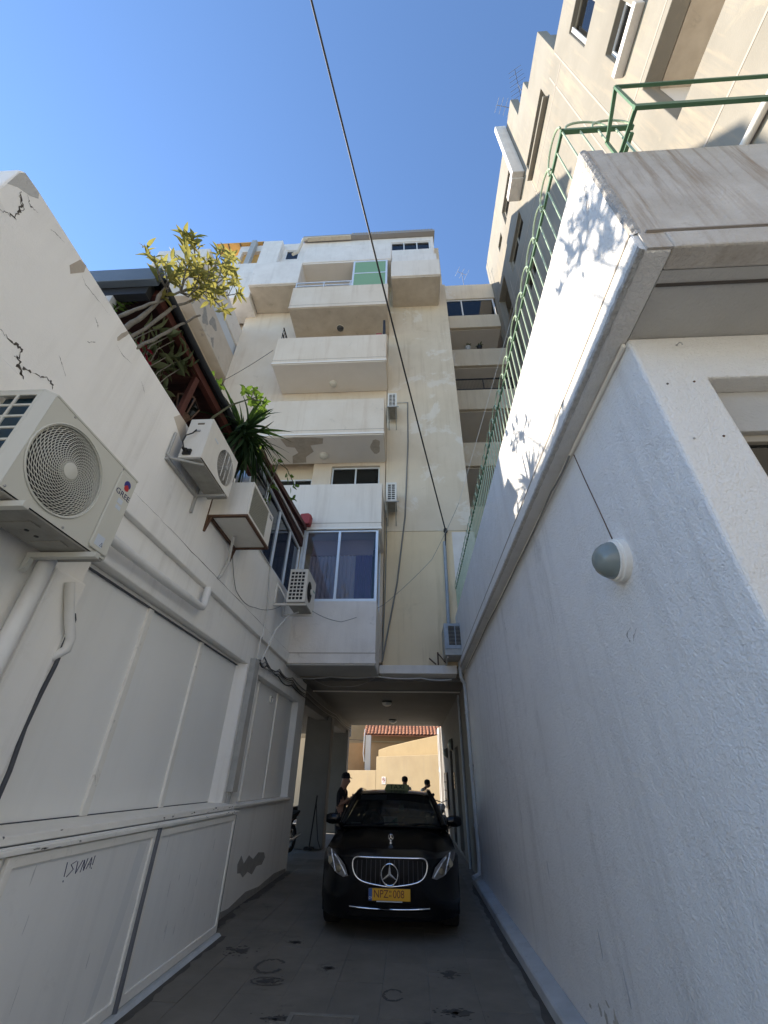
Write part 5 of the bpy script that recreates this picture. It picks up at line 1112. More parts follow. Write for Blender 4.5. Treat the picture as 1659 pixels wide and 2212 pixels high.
MB().prism([(-2.72, 7.0), (-2.46, 7.0), (-2.43, 7.26), (-2.52, 7.32), (-2.72, 7.3)], 'y', 8.72, 8.93).build('cloth', 'red_cloth', RBK, bevel=.03)

# ================================================================ BEYOND THE PASSAGE
ang = math.atan2(-1.05, 1.0)
GW = thing('garden_wall', 'sunlit tan plaster boundary wall beyond the passage', 'wall', (-1.9, 26.0, 0), local=True, rotz=ang)
MB().box(-9, 0.0, 0, .25, -.02, 2.05).build('wall', 'plaster_tan', GW, bevel=.02); MB().box(0.002, 6.5, .002, .25, -.02, 2.68).build('wall', 'plaster_tan', GW, bevel=.02)
MB().prism([(-.25, 2.2), (6.5, 2.2), (6.5, 3.72), (4.6, 3.55), (2.5, 3.36), (.6, 3.16), (-.25, 3.02)], 'y', .35, .6).build('upper_wall', 'ochre_wall', GW, bevel=.03)
SG = thing('no_entry_sign', 'small white notice with a red prohibition ring on the tan boundary wall', 'sign', (-1.9, 26.0, 0), local=True, rotz=ang)
MB().box(.52, .82, -.02, -.004, 1.44, 1.76).build('board', 'sign_white', SG)
MB().loop([(.67 + .085*math.cos(2*PI*k/24), -.024, 1.64 + .085*math.sin(2*PI*k/24)) for k in range(24)], .014, 5).build('ring', 'sign_red', SG)
m = MB(); m.bar((.62, -.024, 1.69), (.72, -.024, 1.59), .02, .006); m.build('slash', 'sign_red', SG); m = MB(); m.box(.645, .695, -.023, -.0195, 1.6, 1.68); m.build('pictogram', 'letter_navy', SG)
MB().box(.55, .79, -.0225, -.0195, 1.48, 1.51).build('caption_strip', 'sign_red', SG)
TH = thing('tiled_house', 'old ochre house with red barrel tile roof behind the boundary wall', 'house', (0, 30, 0))
MB().box(-2.75, 6.0, 29.0, 29.3, -.02, 3.92).build('wall', 'orange_wall', TH)
MB().holes('y', 29.6, 29.9, -7.5, -2.9, -.02, 3.55, [(-4.6, -3.95, 2.3, 3.15)]).build('side_wall', 'orange_wall', TH)
MB().box(-4.6, -3.95, 29.75, 29.8, 2.3, 3.15).build('window', 'plaster_tan', TH)
MB().prism([(28.55, 3.86), (28.55, 3.92), (32.5, 5.82), (32.5, 5.7)], 'x', -2.9, 6.2).build('roof', 'terracotta', TH)
tm = MB(); tl = .42
for q in range(2):
    tm.add([((.105 - .015*q) * math.cos(PI*k/6), tl*q, .075*math.sin(PI*k/6)) for k in range(7)], [])
tm.f = [(k, k+1, 8+k, 7+k) for k in range(6)]
tile_me = bpy.data.meshes.new('roof_tile'); tile_me.from_pydata(tm.v, [], tm.f); tile_me.materials.append(M('terracotta')); org = Vector(WLOC[TH.name])
rf_slope = math.atan2(1.9, 3.95)
rt_ = random.Random(4)
for r in range(6):
    for c in range(40):
        p = Vector((-2.8 + c*.215, 28.5 + r*.36*math.cos(rf_slope), 3.93 + r*.36*math.sin(rf_slope) + .01*r*0)) - org
        inst(tile_me, 'roof_tile', TH, Matrix.Translation(p) @ Matrix.Rotation(rf_slope - .03, 4, 'X') @ Matrix.Rotation(rt_.uniform(-.05, .05), 4, 'Z'))
ex = MB()
for r in range(6, 11):
    for c in range(40):
        p = Vector((-2.8 + c*.215, 28.5 + r*.36*math.cos(rf_slope), 3.93 + r*.36*math.sin(rf_slope)))
        ex.add([(Matrix.Translation(p) @ Matrix.Rotation(rf_slope - .03, 4, 'X')) @ Vector(v) for v in tm.v], tm.f)
ex.build('far_roof_tiles', 'terracotta', TH, kind='stuff')
MB().box(-2.9, 6.2, 28.9, 28.98, 3.55, 3.62).build('string_course', 'plaster_tan', TH)
MB().box(-2.72, -2.42, 28.2, 28.5, -.02, 3.88).build('corner_pier', 'sign_white', TH)
MB().tube([(-2.78, 28.15, 4.2), (-2.8, 28.1, 3.6), (-2.83, 28.1, 2.9), (-2.75, 28.1, 2.5)], .03, 6).build('pipe', 'sign_white', TH)
MB().box(-9.5, -2.95, 33, 38, -.02, 9).build('rear_block', 'plaster_tan', TH)
MB().tube([(-5.5, 28.8, 3.75), (-2.8, 28.3, 3.6)], .012, 5).build('cable', 'cable_black', None, label='thin cable in front of the ochre house beyond the passage', cat='cable')
NB = thing('neighbour_wall', 'pale wall of the neighbouring house seen between the passage columns', 'wall', (-8, 24, 0))
MB().box(-14, -4.2, 24.5, 24.8, -.02, 3.4).build('wall', 'sun_wall', NB)
for k in range(10): MB().box(-4.95, -4.25, 24.42, 24.48, .5 + k*.13, .60 + k*.13).build('slat', 'shutter', NB)
# white house side wall just past the exit on the right
MB().box(1.22, 1.325, 20.75, 21.9, -.02, 3.64).build('exit_wall', 'sign_white', None, label='bright white wall end catching the sun at the passage exit', cat='wall')
MB().tube([(1.19, 20.9, 3.4), (1.19, 20.9, 2.2), (1.16, 20.9, 2.0), (1.19, 20.9, 1.9), (1.19, 20.9, .1)], .02, 6).build('drain_pipe', 'cable_white', None, label='thin white pipe on the wall end at the passage exit', cat='pipe')

# antennas
def antenna(label, base, h, els, L, ang):
    t = thing('antenna', label, 'antenna', base); b = Vector(base)
    MB().tube([b, b + Vector((0, 0, h))], .018, 6).build('mast', 'steel', t)
    d = Vector((math.cos(ang), math.sin(ang), 0)); p = Vector((-d.y, d.x, 0)); top = b + Vector((0, 0, h))
    m = MB(); m.bar(top - d*L/2, top + d*L/2, .02, .02); m.build('boom', 'steel', t)
    for k in range(els):
        c = top + d*(L*(k/(els - 1) - .5)); w = .28 + .02*k; m = MB(); m.tube([c - p*w, c + p*w], .008, 5); m.build('element', 'steel', t)
antenna('small TV antenna on the roof of the link wing', (3.45, 13.1, 25.4), 1.5, 3, .6, .4)
antenna('ribbed TV antenna on the stepped roof of the tall block', (5.3, 5.5, 25.6), 2.5, 8, 1.1, 1.1)
antenna('second TV antenna near the roof edge of the tall block', (5.2, 6.4, 27.8), .9, 7, 1.3, .2)

# ================================================================ CAR
CAR = thing('taxi', 'black saloon taxi with chrome grille parked nose out in the passage', 'car', (-.30, 6.92, 0), local=True, rotz=0.012)
HW = .926
def fy_(x, z):
    a = abs(x) / HW
    y = .02 + .06*a*a + .40 * a**5.0
    y += .10 * max(0, z - .62)**1.4 * 2.2 + .05*max(0, .42 - z) * 1.0 + (.10*(max(0, .28 - z)/.1)**2 * .3)
    return y
# nose skin: wraps round the front from wheel arch to wheel arch
rows = []
for zi in range(13):
    z = .19 + (.79 - .19) * zi / 12; row = []
    for xi in range(33):
        a = -1 + 2*xi/32; row.append((a*HW*(.985 if z < .3 else 1.0), fy_(a*HW, z), z))
    rows.append(row)
def hood_z(x, y):
    a = abs(x) / HW; t = min(1, max(0, (y - .02) / 1.45))
    return .80 + .235 * t**.62 - .115 * a**3.2 * (1 - .25*t) + .012*math.exp(-((a - .42)/.09)**2)*min(1, t*4)
for k in range(1, 13):
    t = k / 12; row = []
    for xi in range(33):
        a = -1 + 2*xi/32; w = HW*(.985 - .02*t); y0_ = fy_(a*HW, .79); y = y0_ + (1.45 + .10*(1 - a*a)*-1 - y0_) * t
        row.append((a*w, y, hood_z(a*HW, y)))
    rows.append(row)
body = MB().grid(rows)
for s in (-1, 1):
    srows = []
    for k in range(24):
        y = .45 + (4.85 - .45) * k / 23; w = HW * (1 - .10*max(0, (y - 4.1)/.75)**2) * (1 if y > .7 else .985); row = []
        top = hood_z(HW, min(y, 1.45)) if y < 1.45 else .91 + .05*min(1, (y - 1.45)/1.5)
        for q in range(8):
            z = .20 + (top - .20)*q/7; bulge = .03*math.sin(PI*(q/7))
            arch = 0
            for yc in (.86, 3.80):
                if abs(y - yc) < .36 and z < .345 + math.sqrt(max(0, .36**2 - (y - yc)**2)): arch = 1
            row.append((s*(w - .025 + bulge - .12*arch), y, z))
        srows.append(row)
    body.grid(srows)
# boot and tail
trows = []
for k in range(6):
    t = k/5; trows.append([(a*HW*.93, 3.95 + .9*t, .98 + .05*(1 - a*a) - .02*t) for a in [-1 + 2*q/10 for q in range(11)]])
trows.append([(a*HW*.93, 4.88, .5) for a in [-1 + 2*q/10 for q in range(11)]]); trows.append([(a*HW*.9, 4.85, .22) for a in [-1 + 2*q/10 for q in range(11)]]); body.grid(trows)
body = body.build('body', 'car_paint', CAR, smooth=50)
# cowl, greenhouse
def gh(t, y, z, wt): return [(a*wt, y - .05*(1 - a*a)*(1 - t), z - .03*a*a*t) for a in [-1 + 2*q/12 for q in range(13)]]
ws0, ws1 = (1.42, 1.03, .80), (2.15, 1.44, .625)
ws = MB().grid([gh(0, *ws0), gh(.35, 1.66, 1.19, .745), gh(.7, 1.93, 1.34, .675), gh(1, *ws1)]); ws.build('windscreen', 'windscreen', CAR, smooth=80)
roof = MB().grid([gh(1, 2.13, 1.442, .635), gh(1, 2.4, 1.482, .635), gh(1, 2.9, 1.488, .635), gh(1, 3.3, 1.455, .61)]); roof.build('roof', 'car_paint', CAR, smooth=60)
MB().grid([gh(1, 3.28, 1.438, .57), gh(.5, 3.7, 1.25, .63), gh(0, 4.0, 1.02, .72)]).build('rear_window', 'windscreen', CAR, smooth=60)
for s in (-1, 1):
    MB().tube([(s*.825, 1.40, 1.02), (s*.775, 1.62, 1.17), (s*.695, 1.92, 1.335), (s*.64, 2.16, 1.43), (s*.64, 2.6, 1.462), (s*.625, 3.2, 1.44), (s*.64, 3.65, 1.28), (s*.74, 4.05, 1.02)], .05, 8).build('pillar', 'car_paint', CAR, smooth=60)
    MB().grid([[(s*.80, 1.5, 1.0), (s*.70, 1.72, 1.20), (s*.61, 2.1, 1.39)], [(s*.87, 2.5, .96), (s*.76, 2.5, 1.2), (s*.60, 2.5, 1.42)], [(s*.86, 3.4, .97), (s*.75, 3.4, 1.2), (s*.60, 3.3, 1.40)], [(s*.80, 4.0, 1.0), (s*.73, 3.85, 1.1), (s*.66, 3.6, 1.25)]]).build('side_window', 'windscreen', CAR, smooth=60)
    MB().grid([[(s*.895, 1.35, .93), (s*.80, 1.40, 1.015)], [(s*.90, 2.5, .95), (s*.865, 2.5, .985)], [(s*.90, 3.6, .96), (s*.86, 3.6, .99)], [(s*.84, 4.4, .97), (s*.7, 4.4, 1.0)]]).build('shoulder', 'car_paint', CAR, smooth=60)
    # door mirror
    mr = MB(); mr.lathe([(.0, -.12), (.055, -.11), (.078, -.06), (.085, 0), (.08, .07), (.06, .115), (0, .13)], (s*1.0, 1.60, 1.09), (1, .1, .0), 14)
    for i_, v in enumerate(mr.v): mr.v[i_] = (v[0], 1.60 + (v[1] - 1.60)*.75, 1.09 + (v[2] - 1.09)*.92)
    mr.bar((s*.84, 1.62, .98), (s*.95, 1.6, 1.03), .03, .05); mr.build('door_mirror', 'car_paint', CAR, smooth=50)
MB().grid([[(a*.80, 1.30 - .10*(1 - a*a), 1.028 - .02*a*a) for a in [-1 + 2*q/12 for q in range(13)]], [(a*.79, 1.47 - .05*(1 - a*a), 1.035 - .02*a*a) for a in [-1 + 2*q/12 for q in range(13)]]]).build('cowl', 'car_trim', CAR)
for s, x in ((-1, -.35), (1, .2)): MB().tube([(x, 1.36, 1.045), (x + .25, 1.42, 1.06), (x + .52, 1.44, 1.065)], .008, 5).build('wiper', 'car_trim', CAR)
# grille
def on(x, z, d): return (x, fy_(x, z) - d - .014, z)
half = [(0, .799), (.16, .799), (.30, .798), (.40, .796), (.445, .788), (.472, .768), (.482, .738), (.480, .70), (.468, .66), (.446, .622), (.412, .59), (.365, .566), (.30, .549), (.22, .536), (.14, .527), (.07, .52)]
full = half + [(0, .516)] + [(-x, z) for x, z in half[1:][::-1]]
go = []
for k in range(60):
    t = k / 60 * len(full); a = int(t); u = t - a; p0, p1, p2, p3 = (full[(a + q) % len(full)] for q in (-1, 0, 1, 2))
    go.append(tuple(.5*((2*p1[c]) + (-p0[c] + p2[c])*u + (2*p0[c] - 5*p1[c] + 4*p2[c] - p3[c])*u*u + (-p0[c] + 3*p1[c] - 3*p2[c] + p3[c])*u**3) for c in (0, 1)))
gp = MB(); gp.add([on(x, min(z, .79), .004) for x, z in go] + [on(x*.5, .65 + (min(z, .79) - .65)*.5, .006) for x, z in go] + [on(0, .65, .006)], [(k, (k+1) % 60, 60 + (k+1) % 60, 60 + k) for k in range(60)] + [(60 + k, 60 + (k+1) % 60, 120) for k in range(60)]); gr = gp.build('grille', 'car_trim', CAR)
MB().loop([on(x, min(z, .795), .012) for x, z in go], .0095, 8).build('chrome_surround', 'chrome', gr, smooth=60)
for k in range(15):
    x = -.42 + .84*k/14; zb = .535 + .075*(abs(x)/.45)**2.5
    m = MB(); m.tube([on(x, zb, .010), on(x, .655, .012), on(x, .775 - .02*(abs(x)/.45)**4, .010)], .0045, 5); m.build('slat', 'car_slat', gr)
stz = .635; m = MB(); m.loop([(.105*math.cos(2*PI*k/40), fy_(0, stz) - .05, stz + .105*math.sin(2*PI*k/40)) for k in range(40)], .0085, 8)
for k in range(3):
    a = PI/2 + 2*PI*k/3; d = Vector((math.cos(a), 0, math.sin(a))); p = Vector((-d.z, 0, d.x)); c = Vector((0, fy_(0, stz) - .05, stz)); e = c + d*.10; f = Vector((0, -.012, 0))
    m.add([c + p*.018, c - p*.018, e - p*.003, e + p*.003, c + f, e + f*.3], [(0, 4, 5, 3), (4, 1, 2, 5), (0, 3, 2, 1)])
m.build('star_emblem', 'chrome', gr, smooth=40)
MB().lathe([(.105, 0), (.105, .012)], (0, fy_(0, stz) - .037, stz), (0, 1, 0), 28).build('emblem_disc', 'car_trim', gr)
oz = .905; m = MB(); hz0 = hood_z(0, .42); m.loop([(.034*math.cos(2*PI*k/24), .42, hz0 + .062 + .034*math.sin(2*PI*k/24)) for k in range(24)], .0035, 6)
for k in range(3):
    a = PI/2 + 2*PI*k/3; m.bar((0, .42, hz0 + .062), (.034*math.cos(a), .42, hz0 + .062 + .034*math.sin(a)), .006, .004)
m.lathe([(.022, -.005), (.02, .006), (.008, .012), (.006, .038)], (0, .42, hz0), (0, 0, 1), 12); m.build('hood_ornament', 'chrome', CAR, smooth=50)
# number plate
NP = MB().box(-.26, .26, fy_(0, .44) - .046, fy_(0, .44) - .034, .388, .502).build('number_plate', 'plate_yellow', CAR, bevel=.003)
py = fy_(0, .44) - .0464
MB().box(-.27, .27, py + .005, py + .022, .375, .512).build('plate_holder', 'car_trim', CAR)
MB().box(-.259, -.215, py - .0012, py + .001, .389, .501).build('country_band', 'plate_blue', NP)
text_mesh('NPZ', .105, 'plate_red', 'lettering', NP, (-.105, py - .0005, .448), (1, 0, 0), (0, 0, 1), sx=.92)
text_mesh('008', .105, 'plate_red', 'lettering', NP, (.115, py - .0005, .448), (1, 0, 0), (0, 0, 1), sx=.92)
text_mesh('CY', .030, 'letter_white', 'country_letters', NP, (-.237, py - .0016, .412), (1, 0, 0), (0, 0, 1))
for z in (.465, .425):
    m = MB()
    for x in (0.0, .016): m.box(x - .001, x + .008, py - .0012, py, z, z + .018)
    m.build('date_code', 'plate_red', NP)
MB().box(-.16, .16, py - .001, py + .004, .377, .386).build('dealer_strip', 'sticker', CAR)
# lower bumper
m = MB(); pts = [on(-.5 + k*.05, .305 + .012*(abs(-.5 + k*.05)/.5)**2, .012) for k in range(21)]; m.tube(pts, .007, 6); m.build('chrome_strip', 'chrome', CAR, smooth=60)
lo = MB(); lo.grid([[on(-.55 + k*.055, .235, .004) for k in range(21)], [on(-.5 + k*.05, .29, .004) for k in range(21)]]); lo.build('lower_intake', 'car_trim', CAR)
# headlights
for s in (-1, 1):
    out = [(.535, .605), (.60, .588), (.70, .62), (.80, .69), (.86, .77), (.875, .83), (.855, .858), (.80, .848), (.69, .79), (.585, .705)]
    def hp_(x, z, d): return (s*x, fy_(x, min(z, .79)) - d - .03 + .45*max(0, z - .79), z)
    cx_, cz_ = .70, .72
    m = MB(); m.add([hp_(x, z, .006) for x, z in out] + [hp_(cx_, cz_, .012)], [(k, (k+1) % len(out), len(out)) for k in range(len(out))]); hl = m.build('headlight', 'lamp_housing', CAR, smooth=60)
    m = MB(); m.tube([hp_(.80, .84, .016), hp_(.775, .78, .018), hp_(.735, .70, .018), hp_(.715, .635, .018)], .008, 6); m.tube([hp_(.74, .80, .016), hp_(.67, .74, .018), hp_(.61, .67, .018), hp_(.565, .615, .018)], .008, 6); m.build('light_strip', 'headlamp', hl, smooth=60)
    for (x, z, r) in ((.785, .735, .046), (.665, .668, .038)):
        p = Vector(hp_(x, z, .004)); MB().lathe([(r*1.1, 0), (r*1.05, .006), (r*.8, .009), (r*.4, .012), (0, .013)], p, (s*.35, -1, .1), 16).build('projector_lens', 'lens', hl, smooth=60)
    m = MB(); m.add([hp_(x, z, .020) for x, z in out] + [hp_(cx_, cz_, .038)], [(k, (k+1) % len(out), len(out)) for k in range(len(out))]); m.build('cover_lens', 'lamp_cover', hl, smooth=70)
# wheels
for s in (-1, 1):
    for yc in (.86, 3.80):
        w_ = MB().lathe([(.20, -.11), (.315, -.11), (.336, -.085), (.338, 0), (.336, .085), (.315, .11), (.20, .11)], (s*.80, yc, .338), (1, 0, 0), 28).build('wheel', 'tyre', CAR, smooth=40)
        m = MB(); m.lathe([(.225, -.03), (.225, .0), (.20, .0)], (s*.875, yc, .338), (s, 0, 0), 24)
        for k in range(5): a = 2*PI*k/5; m.bar((s*.885, yc, .338), (s*.885, yc + .21*math.cos(a), .338 + .21*math.sin(a)), .03, .05)
        m.build('rim', 'steel', w_)
MB().box(-.82, .82, .35, 4.7, .19, .24).build('underbody', 'car_trim', CAR)
# cabin
MB().box(-.74, .74, 1.38, 1.75, .86, 1.0).build('dashboard', 'seat_cloth', CAR, bevel=.04)
for s in (-1, 1):
    st = MB().box(s*.36 - .24, s*.36 + .24, 2.45, 2.62, .45, 1.08).build('seat', 'seat_cloth', CAR, bevel=.06); MB().box(s*.36 - .12, s*.36 + .12, 2.5, 2.6, 1.10, 1.28).build('headrest', 'seat_cloth', st, bevel=.04)
MB().box(-.62, .62, 3.4, 3.55, .45, 1.12).build('rear_seat', 'seat_cloth', CAR, bevel=.06)
MB().loop([(-.36 + .18*math.cos(2*PI*k/24), 1.92 - .05*math.sin(2*PI*k/24), 1.0 + .17*math.sin(2*PI*k/24)) for k in range(24)], .015, 6).build('steering_wheel', 'car_trim', CAR, smooth=60)
MB().box(-.13, .13, 2.03, 2.06, 1.285, 1.335).build('rear_view_mirror', 'galv', CAR, bevel=.01)
MB().obox((-.36, 2.12, 1.375), (.46, .10, .012), Euler((.7, 0, 0)).to_matrix()).build('sun_visor', 'galv', CAR)
m = MB(); m.add([(-.14, 1.52, 1.02), (.09, 1.52, 1.02), (.07, 1.62, 1.13), (-.16, 1.62, 1.13), (-.14, 1.523, 1.019), (.09, 1.523, 1.019), (.07, 1.623, 1.129), (-.16, 1.623, 1.129)], [(0, 1, 2, 3), (4, 5, 6, 7)]); m.build('paper_sheet', 'paper_white', CAR)
m = MB(); m.add([(-.10, 1.518, 1.022), (.085, 1.518, 1.022), (.066, 1.614, 1.128)], [(0, 1, 2)]); m.build('paper_corner', 'paper_green', CAR)
MB().box(.09, .18, 1.94, 1.943, 1.205, 1.285).build('windscreen_sticker', 'paper_green', CAR); MB().box(-.68, -.52, 1.49, 1.493, 1.035, 1.055).build('permit_card', 'paper_white', CAR)
# roof sign
ts = MB(); ts.prism([(-.20, 1.468), (.28, 1.468), (.25, 1.575), (-.15, 1.575)], 'y', 2.55, 2.68); ts = ts.build('roof_sign', 'taxi_yellow', CAR, bevel=.01)
text_mesh('TAXI', .10, 'car_trim', 'lettering', ts, (.05, 2.548, 1.528), (1, 0, 0), (0, 0, 1), sx=1.3)

# ================================================================ PEOPLE
def person(label, loc, rotz, J, E, mats, lift=True):
    """One continuous body grown from a jointed skeleton (Skin + Subdivision); every face takes the material of its nearest bone."""
    names = list(J); vs = [J[n][0] for n in names]; me = bpy.data.meshes.new('person'); me.from_pydata(vs, [(names.index(a), names.index(b)) for a, b in E], [])
    o = bpy.data.objects.new('person', me); COL.objects.link(o)
    o.modifiers.new('skin', 'SKIN'); sv = me.skin_vertices[0].data
    for i, n in enumerate(names):
        r = J[n][1]; sv[i].radius = (r, r) if not isinstance(r, tuple) else r; sv[i].use_root = (n == 'pelvis')
    sb = o.modifiers.new('sub', 'SUBSURF'); sb.levels = 2; sb.render_levels = 2
    dg = bpy.context.evaluated_depsgraph_get(); m2 = bpy.data.meshes.new_from_object(o.evaluated_get(dg)); o.modifiers.clear(); o.data = m2; bpy.data.meshes.remove(me)
    ml = []
    m2.materials.clear()
    for k in mats: m2.materials.append(M(k[0])); ml.append(k[1])
    bones = [(Vector(J[a][0]), Vector(J[b][0]), a, b) for a, b in E]
    for p in m2.polygons:
        c = p.center; best = min(bones, key=lambda q: (c - (q[0] + (q[1]-q[0]) * max(0, min(1, (c-q[0]).dot(q[1]-q[0]) / max(1e-6, (q[1]-q[0]).length_squared))))).length)
        p.material_index = next((i for i, f in enumerate(ml) if f(best[2], best[3])), 0); p.use_smooth = True
    mz = min(v.co.z for v in m2.vertices)
    if lift: m2.transform(Matrix.Translation((0, 0, -mz)))
    o.location = loc; o.rotation_euler.z = rotz; WLOC[o.name] = (0, 0, 0); o.name = 'person'
    return tag(o, label, 'person'), (-mz if lift else 0)

def skeleton(lean=0.0, arms=None, legs=None, h=1.0, head=(0.05, 0, 0)):
    J = {'pelvis': ((0, 0, .95), (.15, .12)), 'spine': ((lean*.25, 0, 1.14), (.145, .115)), 'chest': ((lean*.6, 0, 1.36), (.165, .12)), 'neck': ((lean*.85 + .01, 0, 1.50), .058), 'jaw': ((lean*.95 + head[0], head[1], 1.575), .072), 'skull': ((lean*1.1 + head[0]*.7, head[1], 1.675), .092), 'crown': ((lean*1.15 + head[0]*.6, head[1], 1.74), .05), 'nose': ((lean*.95 + head[0] + .105, head[1], 1.625), .014)}
    E = [('pelvis', 'spine'), ('spine', 'chest'), ('chest', 'neck'), ('neck', 'jaw'), ('jaw', 'skull'), ('skull', 'crown'), ('jaw', 'nose')]
    for s, n in ((1, 'l'), (-1, 'r')):
        a = (arms or {}).get(n, [(.0, .22, 1.16), (.04, .24, .90)]); sh = (lean*.65, s*.185, 1.41)
        el, wr = a[0], a[1]; J['sh_' + n] = (sh, .062); J['el_' + n] = ((el[0], s*el[1], el[2]), .046); J['wr_' + n] = ((wr[0], s*wr[1], wr[2]), .03)
        d = (Vector(J['wr_' + n][0]) - Vector(J['el_' + n][0])).normalized(); pm = Vector(J['wr_' + n][0]) + d*.07; J['palm_' + n] = (tuple(pm), (.036, .020))
        E += [('chest', 'sh_' + n), ('sh_' + n, 'el_' + n), ('el_' + n, 'wr_' + n), ('wr_' + n, 'palm_' + n)]
        sd = Vector((0, 1, 0)) if abs(d.y) < .8 else Vector((1, 0, 0)); dn = d.cross(sd).normalized()
        for f, (off, L) in enumerate(((-.026, .06), (-.009, .075), (.009, .07), (.025, .055))):
            k1 = pm + d*.035 + sd*off; k2 = k1 + d*L*.6 + dn*.012; k3 = k2 + d*L*.3 + dn*.03
            J['f%d1_%s' % (f, n)] = (tuple(k1), .0095); J['f%d2_%s' % (f, n)] = (tuple(k2), .0085); J['f%d3_%s' % (f, n)] = (tuple(k3), .0075)
            E += [('palm_' + n, 'f%d1_%s' % (f, n)), ('f%d1_%s' % (f, n), 'f%d2_%s' % (f, n)), ('f%d2_%s' % (f, n), 'f%d3_%s' % (f, n))]
        t1 = Vector(J['wr_' + n][0]) + d*.03 + sd*.035*-1 + dn*.015; J['t1_' + n] = (tuple(t1), .011); J['t2_' + n] = (tuple(t1 + d*.045 + dn*.02), .009); E += [('wr_' + n, 't1_' + n), ('t1_' + n, 't2_' + n)]
        lg = (legs or {}).get(n, [(.02, .10, .50), (-.01, .11, .09)]); J['hip_' + n] = ((0, s*.09, .88), .098); J['kn_' + n] = ((lg[0][0], s*lg[0][1], lg[0][2]), .062); J['an_' + n] = ((lg[1][0], s*lg[1][1], lg[1][2]), .042); J['toe_' + n] = ((lg[1][0] + .17, s*(lg[1][1] + .02), .04), .036)
        E += [('pelvis', 'hip_' + n), ('hip_' + n, 'kn_' + n), ('kn_' + n, 'an_' + n), ('an_' + n, 'toe_' + n)]
    return J, E
isleg = lambda a, b: a.startswith(('hip', 'kn')) or b.startswith(('hip', 'kn')) or a == 'pelvis'
isshoe = lambda a, b: a.startswith('an')
issh = lambda a, b: a in ('spine', 'chest') and b not in ('neck',) or a.startswith('sh_') or b == 'spine'
def hairdo(par, dz, c, r, material='hair', cap=False, lean=0.0):
    m = MB(); c = Vector(c) + Vector((0, 0, dz))
    m.lathe([(r*1.0, -.015), (r*1.03, .02), (r*.95, .06), (r*.7, .095), (0, .112)] if cap else [(r*.9, -.07), (r*1.04, -.02), (r*1.03, .03), (r*.8, .075), (0, .10)], c, (0, 0, 1), 18)
    if cap: m.add([Vector((c.x + .06, c.y - .075, c.z)), Vector((c.x + .06, c.y + .075, c.z)), Vector((c.x + .145, c.y + .05, c.z - .015)), Vector((c.x + .145, c.y - .05, c.z - .015)), Vector((c.x + .06, c.y - .075, c.z + .012)), Vector((c.x + .06, c.y + .075, c.z + .012)), Vector((c.x + .145, c.y + .05, c.z - .005)), Vector((c.x + .145, c.y - .05, c.z - .005))], [(0, 1, 2, 3), (4, 5, 6, 7), (0, 1, 5, 4), (2, 3, 7, 6), (1, 2, 6, 5), (3, 0, 4, 7)])
    return m.build('cap' if cap else 'hair', material, par, smooth=60)
J, E = skeleton(lean=.03, arms={'l': [(.03, .24, 1.15), (.20, .09, 1.27)], 'r': [(.03, .25, 1.15), (.20, .10, 1.26)]}, head=(.075, 0, 0))
p1, dz = person('man in dark clothes and cap looking at his phone beside the taxi', (-1.62, 11.45, 0), -.25, J, E, [('shirt_black', issh), ('trouser_dark', isleg), ('car_trim', isshoe), ('skin', lambda a, b: True)])
hairdo(p1, dz, (.085, 0, 1.685), .102, 'shirt_black', True)
for s in (-1, 1): MB().lathe([(.03, -.008), (.028, .008)], (.075, s*.093, 1.615 + dz), (0, 1, 0), 10).build('ear', 'skin', p1)
ph = MB(); ph.obox((0, 0, 0), (.012, .072, .15), Euler((0, .9, 0)).to_matrix()); ph = ph.build('phone', 'fan_black', None, label='dark phone held by the man beside the taxi', cat='phone', origin=(0, 0, 0)); ph.location = Matrix.Rotation(-.25, 4, 'Z') @ Vector((.315, 0, 1.36 + dz)) + Vector((-1.62, 11.45, 0)); ph.rotation_euler.z = -.25
J, E = skeleton(lean=.0, head=(.04, .0, 0))
p2, dz = person('person with white shoulders and dark backpack walking away beyond the taxi', (-.24, 17.0, 0), 1.45, J, E, [('shirt_white', issh), ('trouser_dark', isleg), ('car_trim', isshoe), ('skin', lambda a, b: True)])
hairdo(p2, dz, (.02, 0, 1.68), .103)
MB().obox((-.17, 0, 1.22 + dz), (.16, .34, .46), Matrix.Identity(3)).build('backpack', 'shirt_black', p2, bevel=.06)
for s in (-1, 1): MB().tube([(-.1, s*.12, 1.42 + dz), (.0, s*.12, 1.50 + dz), (.12, s*.12, 1.40 + dz), (.14, s*.13, 1.2 + dz)], .022, 6).build('strap', 'shirt_black', p2)
J, E = skeleton(lean=.20, arms={'l': [(.30, .22, 1.15), (.48, .20, .98)], 'r': [(.32, .22, 1.15), (.50, .2, .98)]}, head=(.10, 0, 0))
p3, dz = person('person in white shirt bending over a parked motorcycle', (.30, 17.9, 0), -.35, J, E, [('shirt_white', issh), ('trouser_dark', isleg), ('car_trim', isshoe), ('skin', lambda a, b: True)])
for v in p3.data.vertices:
    if v.co.z > 1.40 + dz: v.co.z -= .10*min(1, (v.co.z - 1.40 - dz)/.15)
hairdo(p3, dz, (.27, 0, 1.60), .103)
MB().tube([(.02, .13, 1.0 + dz), (.02, .135, 1.35 + dz), (.13, .06, 1.45 + dz), (.25, -.08, 1.30 + dz), (.2, -.14, 1.1 + dz)], .016, 6).build('strap', 'car_trim', p3)

